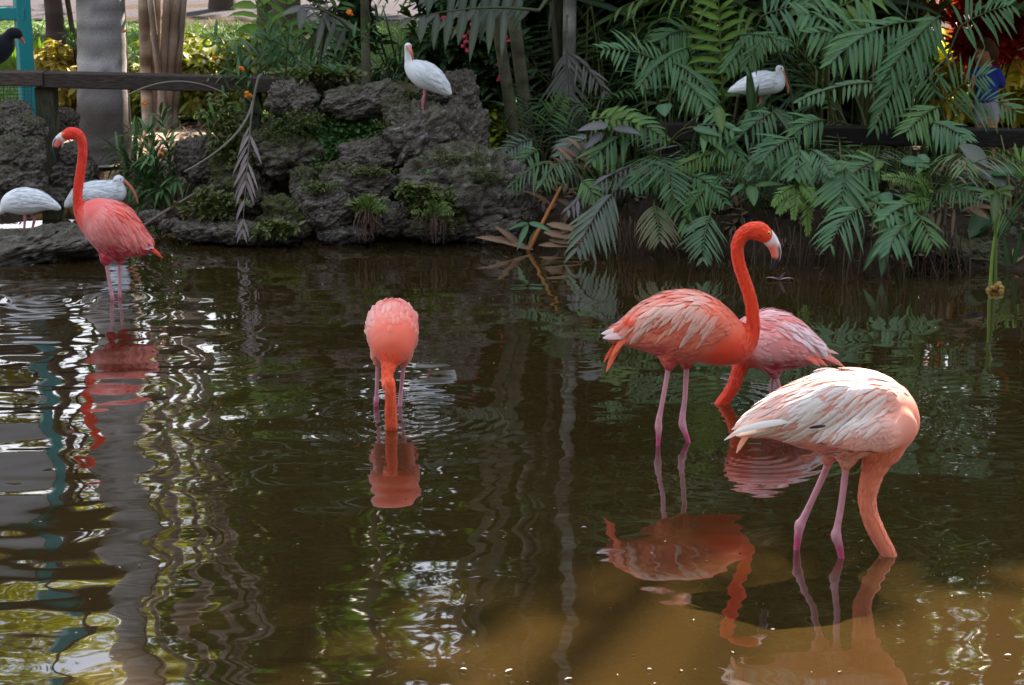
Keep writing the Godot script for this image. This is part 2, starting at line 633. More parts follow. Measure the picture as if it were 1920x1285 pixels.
func bill(root: Node3D, list: Array, d: float, org: Vector3) -> void:   # the bent bill: pale at the face, pink below, black towards the tip
	var tr := trace(list, d, org)
	var sm := smooth(tr[0], tr[1], 4)
	var mb := MB.new()
	var m: int = sm[0].size()
	var sides := 14
	var front: Vector3 = (sm[0][m - 1] - sm[0][0]).normalized()
	var la := -1
	for i in m:
		var t := float(i) / (m - 1)
		var tg: Vector3 = (sm[0][mini(i + 1, m - 1)] - sm[0][maxi(i - 1, 0)]).normalized()
		var out := Vector3(0, 0, 1).cross(tg).normalized()
		if out.x * front.x < 0.0: out = -out            # towards the ridge of the bill
		var first := mb.v.size()
		for k in sides:
			var a := TAU * k / sides
			var o := out * cos(a) + Vector3(0, 0, 1) * sin(a) * 0.62
			var ridge := cos(a)
			var c := C(236, 226, 222)
			c = c.lerp(C(240, 120, 100, 1.1), smoothstep(0.2, 0.34, t) * smoothstep(0.55, 0.1, ridge))
			c = c.lerp(Color(0.012, 0.012, 0.02), maxf(smoothstep(0.6, 0.7, t), smoothstep(0.3, 0.45, t) * smoothstep(0.25, 0.6, ridge) * smoothstep(0.98, 0.85, ridge)))
			mb.vert(sm[0][i] + o * sm[1][i], (out * cos(a) + Vector3(0, 0, 1) * sin(a) / 0.62).normalized(), c)
		if la >= 0:
			for k in sides:
				var k2 := (k + 1) % sides
				mb.quad(la + k, la + k2, first + k2, first + k)
		la = first
	var tip := mb.vert(sm[0][m - 1] + front * sm[1][m - 1], front, Color(0.012, 0.012, 0.02))
	for k in sides: mb.tri(tip, la + k, la + (k + 1) % sides)
	put("bill", mb.mesh(), M.bill, root)

func ibis(s: Dictionary) -> void:
	var d: float = s.d
	var org := at(s.root[0], s.root[1], d)
	var root := thing(s.get("called", "white_ibis"), s.label, s.get("category", "ibis"), org, s.get("group", "white ibises round the pond"))
	var body := trace(s.body, d, org)
	body = smooth(body[0], body[1], 2)
	var neck := trace(s.neck, d, org)
	neck = smooth(neck[0], neck[1], 3)
	var lo := Vector3.ONE * 99.0
	var hi := -lo
	for set_ in [body, neck]:
		for i in set_[0].size():
			var r: Vector3 = Vector3.ONE * (set_[1][i] + 0.03)
			lo = lo.min(set_[0][i] - r); hi = hi.max(set_[0][i] + r)
	var f := Field.new(lo, hi, 0.006)
	f.chain(neck[0], neck[1], 0.0)
	f.chain(body[0], body[1], 0.03, 0.85)
	var white: Color = s.get("color", Color(0.85, 0.87, 0.88))
	var soft := func(p: Vector3) -> Color:
		return white * (0.97 + 0.06 * fine.get_noise_3d(p.x * 250.0, p.y * 250.0, p.z * 250.0))
	var mb := MB.new()
	f.fill(mb, soft)
	put("body", mb.mesh(), M.down, root)
	rng.seed = hash(s.label)
	var wings := [MB.new(), MB.new()]
	var n_pts: int = body[0].size()
	var jobs := []
	for i in 240: jobs.append(rf(0.12, 0.8))
	jobs.sort()
	jobs.reverse()
	for t in jobs:
		var x: float = t * (n_pts - 1)
		var i0 := mini(int(x), n_pts - 2)
		var ctr: Vector3 = body[0][i0].lerp(body[0][i0 + 1], x - i0)
		var r: float = lerpf(body[1][i0], body[1][i0 + 1], x - i0)
		var ax: Vector3 = (body[0][i0 + 1] - body[0][i0]).normalized()
		var up := (Vector3.UP - ax * ax.y).normalized()
		var a := rf(0.1, 1.9) * (1.0 if rng.randf() < 0.5 else -1.0)
		var p := f.land(ctr + (up * cos(a) + ax.cross(up) * sin(a)) * (r + 0.03))
		if absf(f.val(p)) > 0.02: continue
		var c := white * rf(0.78, 1.03)
		feather(wings[0 if p.z > ctr.z else 1], f, p, (ax + Vector3.DOWN * 0.2 + Vector3(rf(-1, 1), rf(-1, 1), 0) * 0.08).normalized(), rf(0.05, 0.085), rf(0.014, 0.022), rf(0.002, 0.006), c, c)
	for w in wings: put("wing", w.mesh(), M.feather, root)
	for k in s.legs.size():
		leg(root, s.legs[k], d, org, s.get("leg_color", C(205, 130, 140)), s.get("leg_color", C(205, 120, 138)), (s.toes[k] if s.toes[k][0][0] is Array else [s.toes[k]]) if s.has("toes") else [])
	if s.has("bill"):
		var tr := trace(s.bill, d, org)
		var sm := smooth(tr[0], tr[1], 4)
		var bm := MB.new()
		var cols := []
		for i in sm[0].size():
			cols.append(s.get("bill_color", C(222, 128, 108)).lerp(C(200, 120, 95), float(i) / sm[0].size()))
		bm.tube(sm[0], sm[1], 8, cols)
		put("bill", bm.mesh(), M.bill, root)
	if s.has("eye"):
		for sg in [1.0, -1.0]:
			var e := at(s.eye[0], s.eye[1], d) - org
			e.z = sg * 0.09
			for i in 40:
				if f.val(e) < 0.0005: break
				e.z -= sg * 0.002
			put("eye", ball(e, Vector3.ONE * 0.0045, Color(0.02, 0.03, 0.05), 6), M.eye, root)

func birds() -> void:
	var neck := C(238, 66, 36, 1.2)
	# the tall one in the middle of the right half
	flamingo({d = 8.0, root = [1262, 831], low = 680, label = "coral flamingo standing upright with its neck in an S and head high", tailward = -1.0, lat = 0.84,
		neck = [[1352, 648, 36], [1376, 655, 25], [1394, 652, 17.5], [1407, 638, 14.5], [1413, 612, 12.5], [1410, 575, 12], [1402, 543, 11.5], [1392, 515, 11.5], [1385, 490, 11.5], [1382, 468, 11.5], [1386, 450, 12], [1396, 438, 13.5], [1410, 432, 15.5], [1424, 434, 18], [1434, 440, 15.5]],
		body = [[1376, 646, 28], [1350, 634, 42], [1318, 618, 55], [1284, 611, 60], [1250, 611, 53], [1216, 614, 36], [1188, 622, 20], [1160, 628, 8], [1142, 629, 3]],
		sides = [[[1330, 604, 34, 0.085], [1290, 592, 34, 0.10], [1240, 590, 24, 0.09], [1200, 602, 9, 0.06]]],
		thighs = [[[1262, 640, 26, 0.03], [1256, 672, 14, 0.03], [1253, 690, 7, 0.03]], [[1300, 640, 24, -0.02], [1290, 668, 13, -0.02], [1286, 686, 7, -0.02]]],
		legs = [[[1256, 675, 7, 0.03], [1250, 710, 4.8, 0.03], [1241, 760, 4.6, 0.03], [1236, 785, 6, 0.03], [1235, 800, 7.6, 0.03], [1235, 815, 5.5, 0.03], [1234, 832, 4.2, 0.03], [1233, 850, 4, 0.03]], [[1288, 672, 7, -0.02], [1287, 700, 5, -0.02], [1284, 750, 4.8, -0.02], [1280, 780, 6, -0.02], [1280, 797, 7.8, -0.02], [1285, 812, 5.6, -0.02], [1291, 829, 4.4, -0.02], [1297, 848, 4, -0.02]]],
		bill = [[1437, 440, 13.5], [1444, 449, 13.5], [1451, 460, 12], [1455, 472, 10.5], [1455, 484, 8.5], [1451, 496, 5.5], [1446, 506, 2.2]], eye = [1440, 435, 4.2],
		pal = {neck = neck, body = C(232, 88, 60, 1.25), pale = C(240, 132, 104, 1.2), belly = C(205, 66, 70, 1.1), wing = C(251, 196, 176), streak = C(234, 84, 52, 1.15), lead = C(236, 112, 84, 1.15)},
		contour = 1000, scapulars = 420, wing0 = 0.22, wing1 = 0.74, wing_drop = 1.45, droop = 1.0, long = 1.05,
		tail = [[1196, 620, 1127, 626, 15, 0.03, 4, C(246, 190, 170), C(250, 222, 218)], [1196, 628, 1130, 634, 14, 0.045, 3, C(246, 190, 170), C(248, 215, 215)], [1200, 632, 1140, 640, 18, -0.03, 3, C(240, 170, 150), C(248, 205, 200)],
			[1176, 630, 1137, 697, 12, 0.03, 16, C(235, 95, 60, 1.15), C(240, 105, 75, 1.1)], [1180, 632, 1148, 668, 11, 0.05, 14, C(238, 105, 70, 1.15), C(240, 120, 85, 1.1)], [1174, 630, 1132, 680, 9, 0.0, 14, C(230, 90, 60, 1.1), C(240, 100, 70, 1.1)],
			[1240, 590, 1168, 606, 17, 0.06, 6, C(236, 110, 75, 1.15), C(228, 80, 45, 1.15)], [1244, 596, 1172, 611, 15, 0.08, 5, C(240, 150, 120, 1.1), C(226, 75, 45, 1.1)], [1220, 604, 1178, 613, 9, 0.05, 3, C(60, 30, 30), C(25, 18, 20)]]})
	# the pale one in front, head under water
	flamingo({d = 6.6, root = [1560, 1040], low = 860, label = "palest flamingo in front, head under water, whitish pink wings", tailward = -1.0, lat = 0.86,
		neck = [[1668, 800, 50], [1660, 830, 40], [1646, 862, 27], [1637, 886, 21.5], [1630, 910, 19], [1626, 936, 16.8], [1630, 963, 16], [1640, 989, 16], [1652, 1013, 15], [1664, 1034, 14.4], [1674, 1060, 13], [1680, 1085, 12]],
		body = [[1680, 795, 30], [1666, 782, 47], [1632, 775, 71], [1590, 774, 72], [1545, 776, 66], [1502, 778, 50], [1460, 782, 31], [1425, 793, 17], [1392, 806, 8]],
		sides = [[[1676, 790, 36, 0.09], [1640, 796, 32, 0.13], [1590, 800, 26, 0.135], [1540, 806, 12, 0.115]], [[1640, 745, 34, 0.08], [1560, 748, 40, 0.10], [1490, 770, 26, 0.08], [1430, 792, 10, 0.04]]],
		thighs = [[[1560, 815, 34, -0.03], [1556, 848, 16, -0.04], [1551, 870, 8, -0.05]], [[1600, 820, 34, 0.03], [1590, 852, 18, 0.03], [1586, 876, 9, 0.03]]],
		legs = [[[1556, 856, 9, -0.05], [1547, 885, 6.6, -0.05], [1522, 940, 6.2, -0.05], [1507, 972, 7.5, -0.05], [1500, 985, 10.5, -0.05], [1497, 1003, 8, -0.05], [1494, 1028, 6.2, -0.05], [1490, 1052, 5.5, -0.05]], [[1588, 862, 9, 0.03], [1585, 890, 6.8, 0.03], [1578, 945, 6.4, 0.03], [1571, 985, 7, 0.03], [1568, 1005, 10.5, 0.03], [1573, 1021, 8.2, 0.03], [1577, 1042, 6.4, 0.03], [1582, 1070, 5.5, 0.03]]],
		pal = {neck = C(240, 124, 92, 1.25), body = C(242, 142, 118, 1.1), pale = C(252, 198, 182, 1.05), belly = C(218, 104, 92, 1.2), belly_k = 0.7, wing = C(255, 233, 224), streak = C(244, 160, 134, 1.05), lead = C(243, 176, 154, 1.2)},
		neck_low = 0.86, contour = 1300, scapulars = 620, wing0 = 0.16, wing1 = 0.88, wing_drop = 1.75, droop = 0.5, long = 1.25,
		tail = [[1470, 775, 1358, 826, 12, 0.05, 14, C(252, 225, 208), C(255, 236, 226)], [1466, 780, 1364, 820, 11, 0.08, 12, C(240, 170, 140), C(250, 215, 195)], [1480, 790, 1376, 812, 13, 0.1, 8, C(255, 236, 224), C(255, 240, 232)], [1480, 796, 1380, 818, 12, 0.06, 6, C(252, 228, 212), C(255, 240, 232)], [1470, 770, 1372, 806, 16, 0.02, 14, C(236, 140, 105), C(248, 205, 185)], [1500, 800, 1396, 808, 18, -0.02, 6, C(250, 215, 200), C(255, 235, 228)],
			[1410, 806, 1381, 850, 11, 0.05, 10, C(244, 160, 130), C(246, 180, 150)], [1548, 799, 1516, 803, 6, 0.165, 1, C(60, 55, 62), C(25, 24, 30)], [1600, 765, 1575, 782, 12, 0.13, 2, C(236, 110, 70), C(236, 120, 80)]]})
	# the one half hidden behind the tall one
	flamingo({d = 8.62, root = [1440, 757], low = 700, label = "crimson bellied flamingo feeding behind the upright one, tail spread right", tailward = 1.0, lat = 0.84,
		neck = [[1408, 648, 32], [1398, 664, 22], [1390, 682, 15.5], [1383, 703, 13], [1375, 725, 12.3], [1363, 744, 11.4], [1352, 758, 11], [1344, 770, 10]],
		body = [[1396, 645, 20], [1406, 638, 32], [1436, 637, 52], [1468, 643, 46], [1497, 652, 30], [1520, 658, 16], [1544, 668, 7]],
		sides = [[[1405, 640, 26, 0.07], [1440, 640, 30, 0.1], [1485, 650, 20, 0.08]]],
		thighs = [[[1452, 665, 24, 0.03], [1450, 690, 13, 0.03], [1455, 704, 6, 0.03]], [[1458, 665, 22, -0.04], [1450, 690, 12, -0.04], [1449, 702, 6, -0.04]]],
		legs = [[[1450, 692, 7, 0.03], [1455, 706, 4.4, 0.03], [1464, 735, 4.2, 0.03], [1472, 762, 6.5, 0.03], [1474, 780, 4, 0.03]], [[1450, 694, 6, -0.06], [1449, 710, 4, -0.06], [1447, 735, 4, -0.06], [1446, 750, 6, -0.06], [1446, 775, 4, -0.06]]],
		pal = {neck = neck, body = C(232, 108, 100, 1.2), pale = C(246, 172, 168, 1.2), belly = C(190, 36, 66, 1.1), belly_k = 1.0, wing = C(252, 224, 222), streak = C(236, 104, 94, 1.15), lead = C(240, 150, 142, 1.15)},
		contour = 700, scapulars = 280, wing0 = 0.2, wing1 = 0.92, wing_drop = 1.05, droop = 0.8, long = 0.9,
		tail = [[1505, 650, 1583, 688, 13, 0.0, 8, C(238, 120, 105, 1.15), C(246, 150, 130, 1.1)], [1500, 652, 1574, 682, 13, 0.04, 8, C(246, 190, 180, 1.1), C(240, 120, 100, 1.1)], [1500, 654, 1566, 686, 12, -0.03, 8, C(236, 105, 90, 1.15), C(246, 150, 130, 1.1)], [1490, 656, 1552, 687, 12, 0.06, 8, C(236, 100, 85, 1.15), C(240, 115, 95, 1.1)], [1485, 656, 1538, 687, 12, 0.08, 8, C(236, 105, 90, 1.15), C(240, 120, 100, 1.1)], [1510, 655, 1573, 664, 8, 0.02, 8, C(240, 160, 150, 1.1), C(244, 175, 165, 1.1)], [1480, 654, 1524, 678, 11, 0.09, 6, C(240, 140, 125, 1.15), C(240, 120, 100, 1.1)]]})
	# the one seen from the front
	flamingo({d = 8.58, root = [733, 761], low = 690, label = "flamingo seen head on with its bill under water, in the middle", tailward = 0.0, flow = Vector3(0, 0.25, -1), lat = 1.0,
		neck = [[735, 648, 32, 0.14], [733, 668, 20, 0.19], [729, 685, 14.5, 0.22], [726, 702, 11, 0.25], [725, 716, 9.5, 0.28], [726, 724, 9.2, 0.315], [730, 722, 8.8, 0.345], [731, 716, 9, 0.37], [732, 728, 9.6, 0.385], [732.5, 745, 10.4, 0.39], [733, 765, 11.2, 0.39], [733.5, 785, 11.8, 0.385], [734, 800, 11.5, 0.38], [735, 822, 10, 0.36]],
		body = [[736, 652, 23, 0.17], [736, 638, 35, 0.13], [736, 624, 42, 0.04], [736, 614, 43.5, -0.08], [736, 606, 39, -0.2], [736, 603, 26, -0.32], [736, 606, 12, -0.42]],
		thighs = [[[716, 645, 22, 0.0], [710, 666, 12, 0.0], [708, 684, 6, 0.0]], [[756, 645, 22, 0.0], [757, 668, 13, 0.0], [756, 686, 6, 0.0]]],
		legs = [[[709, 668, 7, 0.0], [708, 690, 4.2, 0.0], [706.5, 725, 3.8, 0.0], [706, 742, 4.2, 0.0], [705.5, 751, 5.6, 0.0], [705, 762, 5, 0.0], [705, 785, 3.6, 0.0]], [[757, 672, 7, 0.0], [756, 692, 4.2, 0.0], [752, 730, 3.8, 0.0], [750.5, 750, 4.2, 0.0], [749.5, 760, 5.4, 0.0], [749, 768, 4.6, 0.0], [749, 790, 3.6, 0.0]]],
		pal = {neck = C(238, 84, 46, 1.25), body = C(232, 80, 56, 1.25), pale = C(246, 158, 140, 1.2), belly = C(206, 110, 130, 1.1), belly_k = 0.0, wing = C(244, 164, 152, 1.15), streak = C(230, 80, 58, 1.25)},
		mix = 0.6, contour = 1100, scapulars = 300, wing0 = 0.25, wing1 = 0.9, wing_drop = 1.9, droop = 0.3})
	# the small far one on the left
	flamingo({d = 10.8, root = [217, 560], low = 490, label = "farthest flamingo at left, upright, facing left before the boulder", tailward = 1.0, flow = Vector3(0.8, -0.75, 0), lat = 0.86,
		neck = [[182, 408, 24], [168, 416, 17], [157, 413, 12.5], [150, 403, 10], [147, 390, 9.2], [145, 365, 8.5], [148, 340, 8.5], [152, 315, 8.4], [154.5, 293, 8.4], [154.5, 274, 8.6], [151, 260, 9.3], [143, 251.5, 10.5], [133, 250, 11.5], [124, 253, 9.5]],
		body = [[176, 402, 20], [184, 408, 29], [198, 418, 40], [216, 432, 43], [236, 447, 32], [256, 455, 18], [276, 461, 9]],
		sides = [[[186, 410, 26, 0.07], [208, 425, 34, 0.09], [236, 445, 22, 0.07], [258, 456, 10, 0.04]]],
		thighs = [[[205, 462, 22, 0.03], [200, 482, 11, 0.03], [198, 494, 5, 0.03]], [[224, 465, 20, -0.03], [223, 482, 9, -0.03], [223, 492, 4.5, -0.03]]],
		legs = [[[199, 486, 5.6, 0.03], [200, 500, 3.5, 0.03], [206, 535, 3.3, 0.03], [211, 563, 3.6, 0.03], [213, 578, 3.2, 0.03]], [[223, 484, 5, -0.03], [223.5, 500, 3.3, -0.03], [224, 535, 3.1, -0.03], [224, 558, 3.4, -0.03], [224, 575, 3, -0.03]]],
		bill = [[123, 254, 9], [117, 257.5, 9.2], [111, 262, 8.6], [106, 268, 7.4], [103.5, 275, 6], [103, 283, 4], [104, 291, 1.8]], eye = [121, 251, 2.6],
		pal = {neck = C(240, 60, 40, 1.25), body = C(236, 96, 86, 1.25), pale = C(244, 146, 140, 1.2), belly = C(208, 48, 70, 1.15), belly_k = 1.0, wing = C(245, 136, 126, 1.2), streak = C(236, 62, 40, 1.25)},
		contour = 600, scapulars = 240, wing0 = 0.12, wing1 = 0.85, wing_drop = 1.5, droop = 0.9, long = 1.15,
		tail = [[250, 448, 305, 484, 10, 0.0, 6, C(240, 90, 60, 1.2), C(238, 80, 50, 1.2)], [246, 450, 301, 478, 9, 0.02, 6, C(240, 90, 60, 1.2), C(238, 90, 60, 1.2)], [244, 454, 288, 466, 10, 0.04, 4, C(246, 180, 170, 1.15), C(246, 200, 195, 1.1)], [240, 456, 280, 468, 9, 0.06, 3, C(246, 180, 170, 1.15), C(246, 200, 195, 1.1)], [245, 446, 296, 470, 9, -0.02, 6, C(238, 80, 50, 1.2), C(238, 90, 60, 1.2)]]})
	ibis({d = 12.1, root = [52, 428], label = "white ibis bending its head out of frame, standing on the low boulder",
		body = [[12, 384, 8], [20, 380, 14], [33, 378, 21], [50, 377, 22], [68, 377, 18], [85, 380, 10.5], [100, 386, 5], [112, 391, 1.5]],
		neck = [[20, 382, 12], [8, 391, 7.5], [-4, 399, 6], [-14, 408, 5.5], [-20, 415, 7], [-25, 421, 5.5]], bill = [[-25, 421, 4], [-34, 436, 2.6], [-38, 452, 1.4]],
		legs = [[[47, 396, 4, 0.02], [46, 404, 2.6, 0.02], [46, 414, 2.4, 0.02], [45, 429, 2.2, 0.02]], [[58, 396, 4, -0.03], [59, 404, 2.6, -0.03], [64, 411, 2.8, -0.03], [60, 429, 2.2, -0.03]]],
		toes = [[[45, 428, 1.8, 0.02], [36, 431, 1, 0.05]], [[60, 428, 1.8, -0.03], [52, 431, 1, 0.01]]]})
	ibis({d = 12.9, root = [195, 420], label = "white ibis behind the farthest flamingo, long orange bill pointing right",
		body = [[122, 387, 2], [135, 376, 9], [154, 366, 18], [180, 363, 22], [202, 361, 20], [216, 358, 13], [222, 360, 9]],
		neck = [[212, 362, 14], [224, 367, 10.5], [227, 357, 9], [223.5, 346, 8.3], [221.5, 338, 9.5], [226, 337, 7]], bill = [[228, 336, 4.4], [238, 344, 3.4], [247, 354, 2.9], [254, 367, 2.3], [258.5, 381, 1.4]], eye = [227, 335, 1],
		legs = [[[180, 380, 6, 0.03], [180, 392, 2.6, 0.03], [182, 408, 2.6, 0.03], [180, 428, 2.2, 0.03]], [[194, 380, 6, -0.03], [194, 392, 2.6, -0.03], [196, 408, 2.6, -0.03], [194, 426, 2.2, -0.03]]]})
	ibis({d = 12.75, root = [792, 206], label = "white ibis on one leg on top of the rock pile, looking left",
		body = [[770, 126, 8], [777, 130, 12.5], [787, 136, 20], [801, 143, 21.5], [816, 152, 17], [830, 164, 10.5], [843, 175, 3.5]],
		neck = [[778, 130, 12], [769, 122, 8.8], [766, 112, 7.2], [765, 101, 6.2], [764.5, 92, 6.4], [765, 87, 6.8, 0.01]], bill = [[767, 87, 4, 0.03], [770, 96, 3.2, 0.06], [773, 105, 2.6, 0.06], [774, 113, 1.4, 0.05]], eye = [763, 86, 1],
		legs = [[[798, 156, 6], [796.5, 166, 3.2], [796, 176, 3], [793, 190, 3], [791.5, 206, 2.8]]],
		toes = [[[[792, 203, 2.4], [784, 206, 1.8, 0.04], [777, 211, 1, 0.06]], [[792, 203, 2.4], [793, 208, 1.8, 0.05], [793.5, 213, 1, 0.09]], [[792, 203, 2.4], [783, 204, 1.6, 0.0], [778, 206, 1, 0.0]], [[792, 203, 2.2], [797, 203, 1.2, -0.03]]]]})
	ibis({d = 12.7, root = [1424, 229], label = "white ibis half hidden among the palm leaves, bill hanging down",
		body = [[1366, 172, 1.5], [1386, 165, 8.5], [1404, 161, 14.5], [1422, 157, 19.5], [1439, 155, 18], [1452, 158, 13]],
		neck = [[1446, 158, 14], [1460, 160, 10.5], [1464, 148, 8.2], [1462, 136, 6.8], [1461.5, 129, 7], [1465, 130, 5.5]], bill = [[1466, 131, 4.5], [1472, 145, 3.6], [1477, 159, 2.8], [1478.5, 174, 1.5]], eye = [1464.5, 127, 1],
		legs = [[[1419, 174, 5, 0.02], [1418, 184, 2.6, 0.02], [1416, 200, 2.5, 0.02], [1414, 228, 2.3, 0.02]], [[1427, 174, 5, -0.02], [1426, 186, 2.8, -0.02], [1425, 200, 2.6, -0.02], [1428, 228, 2.4, -0.02]]],
		toes = [[[1415, 227, 2, 0.02], [1424, 231, 1, 0.05]], [[1428, 227, 2, -0.02], [1440, 231, 1, 0.02], [1452, 231, 0.7, 0.03]]]})
	ibis({d = 13.45, root = [-8, 133], called = "black_bird", label = "black bird with a dark red bill beside the turquoise post", category = "bird", group = "", color = Color(0.012, 0.012, 0.016), leg_color = C(60, 40, 40), bill_color = C(150, 70, 70),
		body = [[12, 84, 10], [0, 90, 22], [-22, 96, 28], [-48, 104, 22], [-75, 114, 9], [-92, 120, 3]],
		neck = [[2, 86, 16], [12, 74, 11], [20, 63, 10], [29, 62, 10], [35, 66, 7]], bill = [[36, 67, 5], [41, 74, 3.5], [46, 81, 2]], eye = [33, 63, 1],
		legs = [[[-12, 112, 6, 0.03], [-12, 122, 3, 0.03], [-12, 134, 3, 0.03]], [[-24, 114, 6, -0.03], [-24, 124, 3, -0.03], [-24, 135, 3, -0.03]]]})

# ---------------------------------------------------------------- water and ground
var rings := []

func swell(x: float, z: float) -> float:
	var left := smoothstep(0.6, -2.2, x)
	var calm := 0.36 + 0.64 * left
	var h := calm_noise.get_noise_2d(x * 150.0 + 14.0 * sin(z * 1.7), z * 230.0) * 0.0044 * calm
	h += calm_noise.get_noise_2d(x * 330.0 - 70.0 + 20.0 * sin(z * 2.3), z * 560.0 + 30.0) * 0.00085 * calm
	h += calm_noise.get_noise_2d(x * 620.0 + 500.0, z * 1150.0) * 0.00016
	h += sin(z * 46.0 + x * 5.0 + 3.0 * calm_noise.get_noise_2d(x * 90.0, z * 60.0)) * 0.00008 * (0.6 + calm_noise.get_noise_2d(x * 50.0, z * 70.0))
	for r in rings:
		var dx: float = x - r[0]
		var dz: float = z - r[1]
		var q := sqrt(dx * dx + dz * dz)
		if q < r[2] * 4.0:
			h += r[3] * exp(-q / r[2]) * cos(q * TAU / r[4] + r[5]) * smoothstep(0.0, 0.05, q)
	return h

func span(a: float, b: float, s0: float, s1: float) -> PackedFloat32Array:
	var out := PackedFloat32Array()
	var x := a
	while x < b:
		out.append(x)
		x += lerpf(s0, s1, (x - a) / (b - a))
	out.append(b)
	return out

func water() -> void:
	for e in [[735, 797, 0.22, 0.0011, 0.075, 0.0], [800, 780, 0.22, 0.0010, 0.07, 1.0], [1674, 1044, 0.16, 0.0010, 0.09, 0.4], [1356, 756, 0.2, 0.0011, 0.08, 0.0], [217, 560, 0.36, 0.0009, 0.1, 0.0], [1235, 832, 0.12, 0.0005, 0.06, 0.0], [1290, 831, 0.12, 0.0005, 0.06, 0.0], [1577, 1042, 0.14, 0.0006, 0.07, 0.0], [1494, 1028, 0.12, 0.0005, 0.07, 0.0], [90, 560, 0.4, 0.0012, 0.11, 0.5], [1420, 850, 0.22, 0.0009, 0.06, 0.0], [1850, 760, 0.4, 0.0004, 0.08, 0.0]]:
		var p := on_level(e[0], e[1])
		rings.append([p.x, p.z, e[2], e[3], e[4], e[5]])
	var xs := PackedFloat32Array()
	xs.append_array(PackedFloat32Array([-14.0, -10.0, -7.0, -5.2]))
	xs.append_array(span(-4.3, 4.3, 0.024, 0.024))
	xs.append_array(PackedFloat32Array([5.2, 7.0, 10.0, 14.0]))
	var zs := PackedFloat32Array()
	zs.append_array(PackedFloat32Array([-0.5, -2.0, -3.5, -4.3]))
	for q in span(4.9, 14.6, 0.016, 0.042): zs.append(-q)
	zs.append(-16.0)
	var mb := MB.new()
	var e := 0.006
	for z in zs:
		for x in xs:
			var h := 0.0
			var nn := Vector3.UP
			if absf(x) < 4.4 and z < -4.8 and z > -14.7:
				h = swell(x, z)
				nn = Vector3(h - swell(x + e, z), e, h - swell(x, z + e)).normalized()
			mb.vert(Vector3(x, h, z), nn, Color.WHITE)
	var w := xs.size()
	for j in zs.size() - 1:
		for i in w - 1:
			mb.quad(j * w + i, j * w + i + 1, (j + 1) * w + i + 1, (j + 1) * w + i)
	tag(put("water", mb.mesh(), M.water), "dark brown pond water with ripples and reflections", "", "", "structure")

func shore(x: float) -> float:       # how far off the water meets the bank
	var k := [[-14.0, 12.0], [-6.0, 13.5], [-3.4, 13.9], [-2.5, 13.7], [-2.0, 12.75], [-1.4, 12.55], [0.2, 12.45], [1.2, 12.15], [2.05, 11.75], [3.3, 11.45], [6.0, 11.0], [14.0, 8.0]]
	for i in k.size() - 1:
		if x < k[i + 1][0]:
			return lerpf(k[i][1], k[i + 1][1], smoothstep(0.0, 1.0, clampf((x - k[i][0]) / (k[i + 1][0] - k[i][0]), 0.0, 1.0)))
	return 8.0

func ground_y(x: float, d: float) -> float:
	var s := d - shore(x)
	var y := lerpf(-0.45, 0.22, smoothstep(-0.5, 0.55, s))
	y = maxf(y, lerpf(-0.45, 0.5, smoothstep(9.0, 12.0, absf(x))))
	y = maxf(y, lerpf(-0.45, 0.6, smoothstep(2.6, 1.2, d)))
	y += noise.get_noise_2d(x * 40.0, d * 40.0) * 0.06 * smoothstep(0.0, 1.0, s)
	return y + smoothstep(33.0, 48.0, d) * 3.2

func sheet(xs: PackedFloat32Array, ds: PackedFloat32Array, lift: float, color: Callable) -> ArrayMesh:
	var mb := MB.new()
	for d in ds:
		for x in xs:
			var y := ground_y(x, d)
			var nn := Vector3(ground_y(x - 0.1, d) - ground_y(x + 0.1, d), 0.2, ground_y(x, d + 0.1) - ground_y(x, d - 0.1)).normalized()
			mb.vert(Vector3(x, y + lift, -d), nn, color.call(x, d))
	var w := xs.size()
	for j in ds.size() - 1:
		for i in w - 1:
			mb.quad(j * w + i, j * w + i + 1, (j + 1) * w + i + 1, (j + 1) * w + i)
	return mb.mesh()

func ground() -> void:
	var xs := PackedFloat32Array([-400.0, -150.0, -60.0, -40.0, -28.0, -20.0])
	xs.append_array(span(-14.0, 14.0, 0.3, 0.3))
	xs.append_array(PackedFloat32Array([20.0, 28.0, 40.0, 60.0, 150.0, 400.0]))
	var ds := PackedFloat32Array([-400.0, -100.0, -30.0, -10.0, -3.0])
	ds.append_array(span(0.0, 24.0, 0.25, 0.25))
	ds.append_array(PackedFloat32Array([26.0, 29.0, 32.0, 34.0, 36.0, 38.0, 41.0, 44.0, 48.0, 60.0, 90.0, 150.0, 400.0]))
	var soil := func(x: float, d: float) -> Color:
		var k := noise.get_noise_2d(x * 30.0 + 200.0, d * 30.0) * 0.5 + 0.5
		var c := Color(0.055, 0.038, 0.024).lerp(Color(0.10, 0.072, 0.045), k)
		return c.lerp(Color(0.11, 0.07, 0.06), smoothstep(32.0, 34.0, d))
	tag(put("ground", sheet(xs, ds, 0.0, soil), M.ground), "brown leaf strewn soil of the banks", "", "", "structure")
	var grass := func(x: float, d: float) -> Color:
		var k := noise.get_noise_2d(x * 60.0, d * 60.0) * 0.5 + 0.5
		return Color(0.06, 0.12, 0.02).lerp(Color(0.11, 0.17, 0.035), k)
	tag(put("lawn", sheet(span(-16.0, 3.0, 0.5, 0.5), span(17.0, 27.5, 0.5, 0.5), 0.012, grass), M.ground), "mown green lawn beyond the fence", "", "", "structure")
	var paved := func(_x: float, _d: float) -> Color: return Color(0.095, 0.085, 0.10)
	tag(put("path", sheet(span(-16.0, 12.0, 1.0, 1.0), span(27.9, 32.4, 0.5, 0.5), 0.02, paved), M.ground), "pale grey paved path behind the lawn", "", "", "structure")
	var sandy := func(_x: float, _d: float) -> Color: return Color(0.48, 0.36, 0.29)
	tag(put("sandy_path", sheet(span(-6.0, -0.9, 0.3, 0.3), span(14.3, 16.4, 0.3, 0.3), 0.016, sandy), M.ground), "pale sandy walk just behind the wooden fence", "", "", "structure")

